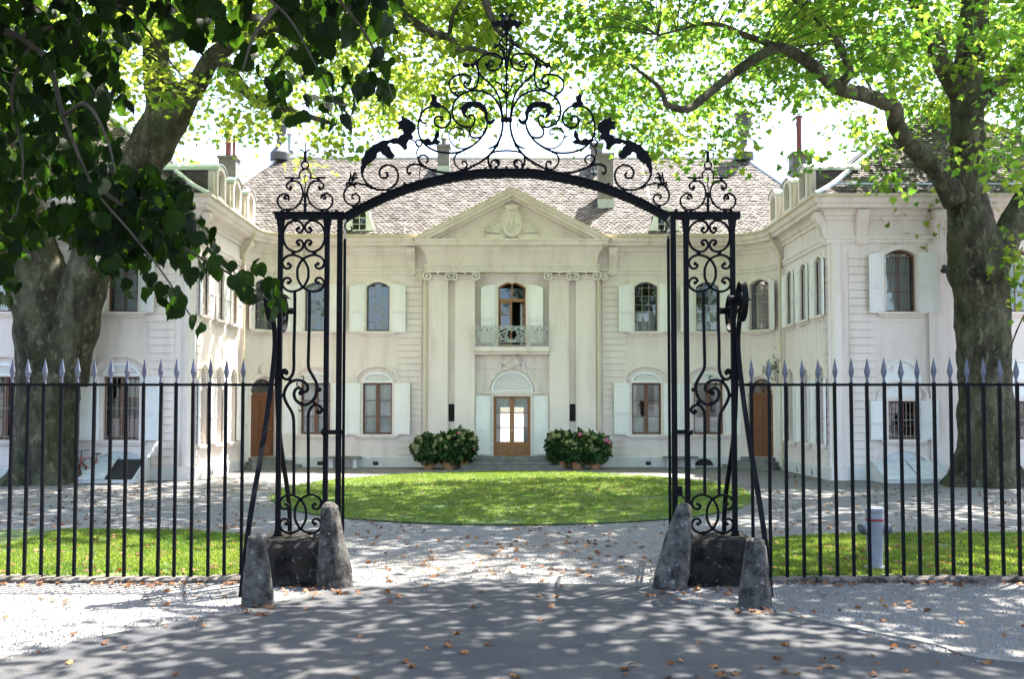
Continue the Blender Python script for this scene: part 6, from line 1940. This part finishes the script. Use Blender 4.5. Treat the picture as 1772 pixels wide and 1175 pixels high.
# spotlights strapped to the right trunk
for (px, py, dx, lab) in ((1634, 462, -1, 'black spotlight on the left side of the right plane trunk'), (1716, 290, 1, 'black floodlight high on the right plane tree stem')):
    c = P(px, py, RYT - .45 if dx < 0 else RYT - .3); s_ = thing('spotlight', c, lab, 'spotlight', 'spotlights on the plane tree')
    mb = MB(); d = V((dx * .3, -.5, -.8)).normalized()
    mb.tube([c - d * .05, c + d * .10, c + d * .17], [.06, .085, .10], 12); mb.build('lamp_head', MT['rubber'], s_, smooth=True)
    mb = MB(); e = V((-dx, .2, 0)); mb.tube([c, c + e * .14 + V((0, 0, .02)), c + e * .34], .022, 6); mb.tube([c + e * .24, c + e * .40], .05, 8); mb.build('lamp_bracket', MT['rubber'], s_)

# far pale tree behind the left wing
ft = thing('background_tree', (-23.5, 74, 0), 'pale distant leafy tree above the left wing roof', 'tree')
m = MB(); limb(m, [(V((-23.5, 74, -.2)), .5), (V((-23.4, 74, 8)), .4), (V((-23, 74, 16)), .2)], 8); m.build('trunk', MT['bark'], ft)
k = 2600; d = NR.normal(size=(k, 3)); d /= np.linalg.norm(d, axis=1, keepdims=True); q = NR.uniform(.2, 1, (k, 1)) ** .5
bumpy = 1 + .25 * np.sin(d[:, :1] * 5) * np.cos(d[:, 2:3] * 4)
pos_ = np.array([-23.2, 74, 15.5]) + d * q * bumpy * np.array([4.6, 4.6, 5.2])
o = link('crown', leaves_mesh('crown', PLANE_T, PLANE_F, pos_, frames(NR.normal(size=(k, 3)), NR.normal(size=(k, 3)) * .6 + np.array([0, 0, 1])), NR.uniform(.35, .6, k), NR.uniform(.2, 1, k), MT['planeleaf']), ft); o['kind'] = 'stuff'

# ------------------------------------------------------------------ linden by the roadside, hanging into the picture
lt = thing('linden_tree', (-4.9, 4.6, 0), 'linden branch with dark heart-shaped leaves hanging in from the upper left', 'tree')
m = MB(); limb(m, [(V((-4.9, 4.6, -.2)), .42), (V((-4.9, 4.6, .3)), .32), (V((-4.85, 4.6, 3)), .27), (V((-4.8, 4.7, 6)), .22), (V((-4.7, 4.8, 9.5)), .1)], 14); m.build('trunk', MT['twig'], lt, smooth=60)
LB = [
    [(-4.85, 4.6, 3.4), tuple(P(-300, 60, 4.8)), tuple(P(-60, 40, 4.7)), tuple(P(70, 90, 4.6)), tuple(P(110, 200, 4.4)), tuple(P(160, 320, 4.3)), tuple(P(225, 400, 4.3)), tuple(P(280, 470, 4.2)), tuple(P(335, 555, 4.2))],
    [tuple(P(40, 60, 4.6)), tuple(P(150, 30, 4.9)), tuple(P(215, 10, 5.2)), tuple(P(262, 60, 5.2)), tuple(P(310, 125, 5.2)), tuple(P(352, 155, 5.2))],
    [tuple(P(110, 200, 4.4)), tuple(P(150, 180, 4.2)), tuple(P(185, 240, 4.2)), tuple(P(200, 300, 4.1))],
    [(-4.8, 4.6, 4.6), tuple(P(-200, -200, 4.4)), tuple(P(100, -160, 4.2)), tuple(P(330, -80, 4.0)), tuple(P(480, 10, 4.0)), tuple(P(545, 110, 4.0)), tuple(P(585, 190, 4.0))],
    [tuple(P(330, -80, 4.0)), tuple(P(520, -60, 4.1)), tuple(P(600, 15, 4.2)), tuple(P(650, 90, 4.2)), tuple(P(680, 170, 4.2))],
    [tuple(P(160, 320, 4.3)), tuple(P(250, 380, 4.4)), tuple(P(320, 430, 4.5)), tuple(P(400, 475, 4.6)), tuple(P(480, 530, 4.6))],
    [tuple(P(60, 60, 4.7)), tuple(P(20, 160, 4.6)), tuple(P(40, 280, 4.5)), tuple(P(20, 420, 4.5))],
    [tuple(P(480, 10, 4.0)), tuple(P(440, 60, 4.0)), tuple(P(420, 120, 4.0))],
]
for b in LB:
    m = MB(); C = cr(b, 6); m.tube(C, [.008 * (1 - i / len(C)) + .003 for i in range(len(C))] if b[0][0] > -4.7 else [.05 * (1 - i / len(C)) ** 4 + .006 * (1 - i / len(C)) + .003 for i in range(len(C))], 6); m.build('branch', MT['twig'], lt, smooth=60)
PL1 = [(-320, -320), (260, -320), (245, 40), (215, 75), (200, 130), (225, 175), (172, 205), (212, 245), (222, 282), (262, 292), (318, 312), (312, 352), (362, 402), (340, 432), (285, 425), (240, 400), (215, 450), (180, 470), (150, 430), (120, 395), (70, 390), (45, 440), (28, 500), (0, 520), (-320, 520)]
PL2 = [(245, -320), (740, -320), (705, 10), (690, 60), (655, 70), (692, 150), (668, 185), (612, 165), (592, 225), (548, 232), (522, 200), (488, 195), (455, 130), (405, 75), (330, 62), (260, 25)]
lv = []
rr = random.Random(77)
def put(px, py, Y, s=1.0, bias=0.0): lv.append((P(px, py, Y), rr.uniform(.06, .11) * s, bias))
for _ in range(40000):
    if len(lv) >= 3500: break
    x, y = rr.uniform(-320, 260), rr.uniform(-320, 520)
    x2 = rr.uniform(-320, 380)
    if inside((x2, y), PL1): put(x2, y, rr.uniform(4.2, 7.6))
c0 = len(lv)
for _ in range(40000):
    if len(lv) >= c0 + 680: break
    x, y = rr.uniform(245, 740), rr.uniform(-320, 235)
    if not inside((x, y), PL2): continue
    if y > 60 and x < 600 and rr.random() < .25: continue
    put(x, y, rr.uniform(3.9, 5.8))
for tw_, nn in (([(250, 390), (330, 440), (400, 478), (485, 530)], 34), ([(225, 420), (280, 490), (345, 565)], 20), ([(180, 440), (215, 480)], 6), ([(350, 410), (420, 455), (470, 500)], 16)):
    C = cr([V((*p, 0)) for p in tw_], 10)
    for k in range(nn):
        p = C[int(rr.random() ** .8 * (len(C) - 1))]
        put(p.x + rr.uniform(-22, 22), p.y + rr.uniform(-22, 16), rr.uniform(4.1, 4.9), .85)
PL3 = [(120, 270), (320, 305), (362, 402), (330, 440), (230, 425), (120, 410)]
c0 = len(lv)
for _ in range(20000):
    if len(lv) >= c0 + 330: break
    x, y = rr.uniform(110, 370), rr.uniform(260, 445)
    if inside((x, y), PL3): put(x, y, rr.uniform(4.3, 5.8))
lv.sort(key=lambda q: (0 if (q[0].x / q[0].y > -.515 and (q[0].z - EYE) / q[0].y < .40) else 1, q[0].y))
def leaf_frame():
    tip = V((rr.gauss(0, .6), rr.gauss(0, .6), -1.0)); nrm = V((rr.gauss(0, .8), rr.gauss(0, .8) - .35, .75))
    y = tip.normalized(); x = y.cross(nrm).normalized(); z = x.cross(y)
    return Matrix(((x.x, y.x, z.x), (x.y, y.y, z.y), (x.z, y.z, z.z)))
lim = []
for k in range(4):
    T = LIME_T.copy(); T[:, 2] += .10 * np.sin(T[:, 1] * (3 + k) + k) + .06 * np.cos(T[:, 0] * 6 + k); T[:, 0] *= 1 + .06 * (k - 1.5)
    st_ = np.array([[-.012, -.35, .05], [.012, -.35, .05], [0, .06, 0]])
    V_ = np.concatenate([T, st_]); F_ = np.concatenate([LIME_F, np.array([[len(T), len(T) + 1, len(T) + 2]])])
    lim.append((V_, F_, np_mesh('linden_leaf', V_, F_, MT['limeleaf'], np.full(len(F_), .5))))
    add_uv(lim[-1][2], V_[F_.ravel()][:, :2])
for (p, s, b) in lv[:300]:
    Mx = Matrix.Translation(p) @ leaf_frame().to_4x4() @ Matrix.Scale(s, 4)
    link('leaf', rr.choice(lim)[2], lt, Mx)
rest = lv[300:]
rot = np.array([[list(r) for r in leaf_frame()] for _ in rest])
# shading crown above the picture
up = []
for _ in range(60000):
    x, y = rr.uniform(-8.5, 1.6), rr.uniform(1.5, 9.0); z = rr.uniform(4.4, 10)
    if z < 2.75 + .43 * y or ((x + 3.4) / 5.2) ** 2 + ((y - 5) / 4.2) ** 2 + ((z - 6.5) / 3.8) ** 2 > 1: continue
    if noise.noise((x * .7, y * .7, z * .7)) < -.1: continue
    up.append((V((x, y, z)), rr.uniform(.16, .26)))
    if len(up) > 7000: break
rot2 = np.array([[list(r) for r in leaf_frame()] for _ in up])
pos_ = np.array([tuple(q[0]) for q in rest] + [tuple(q[0]) for q in up]); sz = np.array([q[1] for q in rest] + [q[1] for q in up])
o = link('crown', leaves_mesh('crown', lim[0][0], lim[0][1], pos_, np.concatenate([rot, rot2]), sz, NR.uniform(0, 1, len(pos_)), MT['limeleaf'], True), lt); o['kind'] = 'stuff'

# ------------------------------------------------------------------ roadside tree on the right, out of the picture, whose crown shades the road
rt = thing('roadside_tree', (9.6, 11.6, 0), 'roadside tree beyond the right edge, its crown shading the road', 'tree')
m = MB(); limb(m, [(V((9.6, 11.6, -.2)), .5), (V((9.6, 11.6, .4)), .38), (V((9.5, 11.7, 4)), .32), (V((9.2, 12, 8)), .27), (V((8.6, 12.4, 12)), .16), (V((8.2, 12.6, 15)), .05)], 14); m.build('trunk', MT['bark'], rt, smooth=60)
for b in ([(9.4, 11.8, 6.5), (7.5, 12.5, 9.3), (4, 13.2, 10.8), (1, 13.5, 11.5)], [(9.2, 12, 8), (7, 10.5, 10), (4, 10, 11)], [(9, 12, 9), (8, 15, 11), (6, 16.5, 12)], [(9.3, 12, 7), (11.5, 12.5, 9.5), (13, 13, 11)]):
    m = MB(); limb(m, [(V(q), .2 * (1 - i / 4) + .02) for i, q in enumerate(b)], 8); m.build('branch', MT['bark'], rt)
pos_, tn = [], []
for _ in range(60000):
    if len(pos_) > 430: break
    x, y, z = rr.uniform(-1.8, 14), rr.uniform(7.5, 18), rr.uniform(8, 15.5)
    if z < 3.4 + .43 * y: continue
    if ((x - 6.6) / 7.8) ** 2 + ((y - 12.6) / 5.4) ** 2 + ((z - 11.5) / 4) ** 2 > 1: continue
    if noise.noise((x * .55, y * .55, z * .3)) < (.02 if x < 5 else -.12): continue
    pos_.append((x, y, z))
cc = np.array(pos_); k = 26
pp = np.repeat(cc, k, axis=0) + NR.normal(size=(len(cc) * k, 3)) * np.array([.5, .5, .3]); n = len(pp)
o = link('crown', leaves_mesh('crown', PLANE_T, PLANE_F, pp, frames(NR.normal(size=(n, 3)) + np.array([0, 0, -.4]), NR.normal(size=(n, 3)) * .6 + np.array([0, 0, 1])), NR.uniform(.17, .28, n), NR.uniform(0, 1, n), MT['hydleaf']), rt); o['kind'] = 'stuff'

# ------------------------------------------------------------------ fallen leaves
dry = []
for k in range(5):
    T = PLANE_T.copy(); T[:, 2] += .22 * np.sin(T[:, 0] * (3 + k) + k) + .18 * (T[:, 1] - .4) ** 2 * (1 if k % 2 else -1) + .12; T[:, 1] -= .4
    dry.append((T, np_mesh('fallen_leaf', T, PLANE_F, MT['dryleaf'], np.full(len(PLANE_F), .15 + .17 * k))))
spots = []
for _ in range(60000):
    if len(spots) >= 1900: break
    y = 8.2 + 27 * rr.random() ** 1.25; x = rr.uniform(-.57, .57) * y
    onroad = inside((x, y), ROADPOLY); lawn = inside((x, y), ell)
    den = .13 if onroad else (.22 if lawn else (.3 if y < 13.8 else 1.0))
    den *= max(.06, .45 + 1.7 * noise.noise((x * .6, y * .5, 9)) + .8 * noise.noise((x * 2, y * 1.6, 5)))
    if rr.random() > den: continue
    if abs(x) > 10.2 and y > 31: continue
    spots.append((x, y, .013 if onroad else (.055 if (lawn or inside((x, y), LSTRIP) or inside((x, y), RSTRIP)) else .004)))
for _ in range(110):                                        # drifts along the kerbs and against the guard stones
    s_ = rr.choice((-1, 1)); x = s_ * rr.uniform(3.3, 7.4); spots.append((x, 13.50 - abs(rr.gauss(0, .10)), .006))
for (gx_, gy_) in ((-2.3, 12.75), (2.1, 12.7), (-3.0, 11.6), (2.9, 11.55), (-2.75, 13.0), (2.7, 13.0)):
    for _ in range(13): spots.append((gx_ + rr.gauss(0, .28), gy_ + rr.gauss(0, .13), .014))
spots.sort(key=lambda q: q[1])
def lf(x, y, z):
    s = rr.uniform(.035, .095)
    return Matrix.Translation((x, y, z + .012)) @ Matrix.Rotation(rr.uniform(0, 6.28), 4, 'Z') @ Matrix.Rotation(rr.gauss(0, .25), 4, 'X') @ Matrix.Scale(s, 4)
for (x, y, z) in spots[:300]:
    o = link('fallen_leaf', rr.choice(dry)[1], None, lf(x, y, z))
    if inside((x, y), ROADPOLY): tag(o, 'dry brown fallen leaf lying on the asphalt road before the gate', 'leaf', 'fallen leaves on the asphalt')
    elif z > .05: tag(o, 'dry brown fallen leaf lying in the grass behind the fence', 'leaf', 'fallen leaves in the grass')
    else: tag(o, 'dry brown fallen leaf lying on the pale gravel near the gate', 'leaf', 'fallen leaves on the gravel')
rest = spots[300:]
Ms = [lf(*q) for q in rest]
vv = np.concatenate([(dry[i % 5][0] @ np.array([list(r)[:3] for r in Mq.to_3x3()]).T) + np.array(tuple(Mq.translation)) for i, Mq in enumerate(Ms)])
ff = (np.arange(len(Ms))[:, None, None] * len(PLANE_T) + PLANE_F[None]).reshape(-1, 3)
o = link('fallen_leaves', np_mesh('fallen_leaves', vv, ff, MT['dryleaf'], np.repeat(NR.uniform(0, 1, len(Ms)), len(PLANE_F))))
tag(o, 'scattered dry leaves covering the gravel courtyard and lawn', 'leaves', kind='stuff')
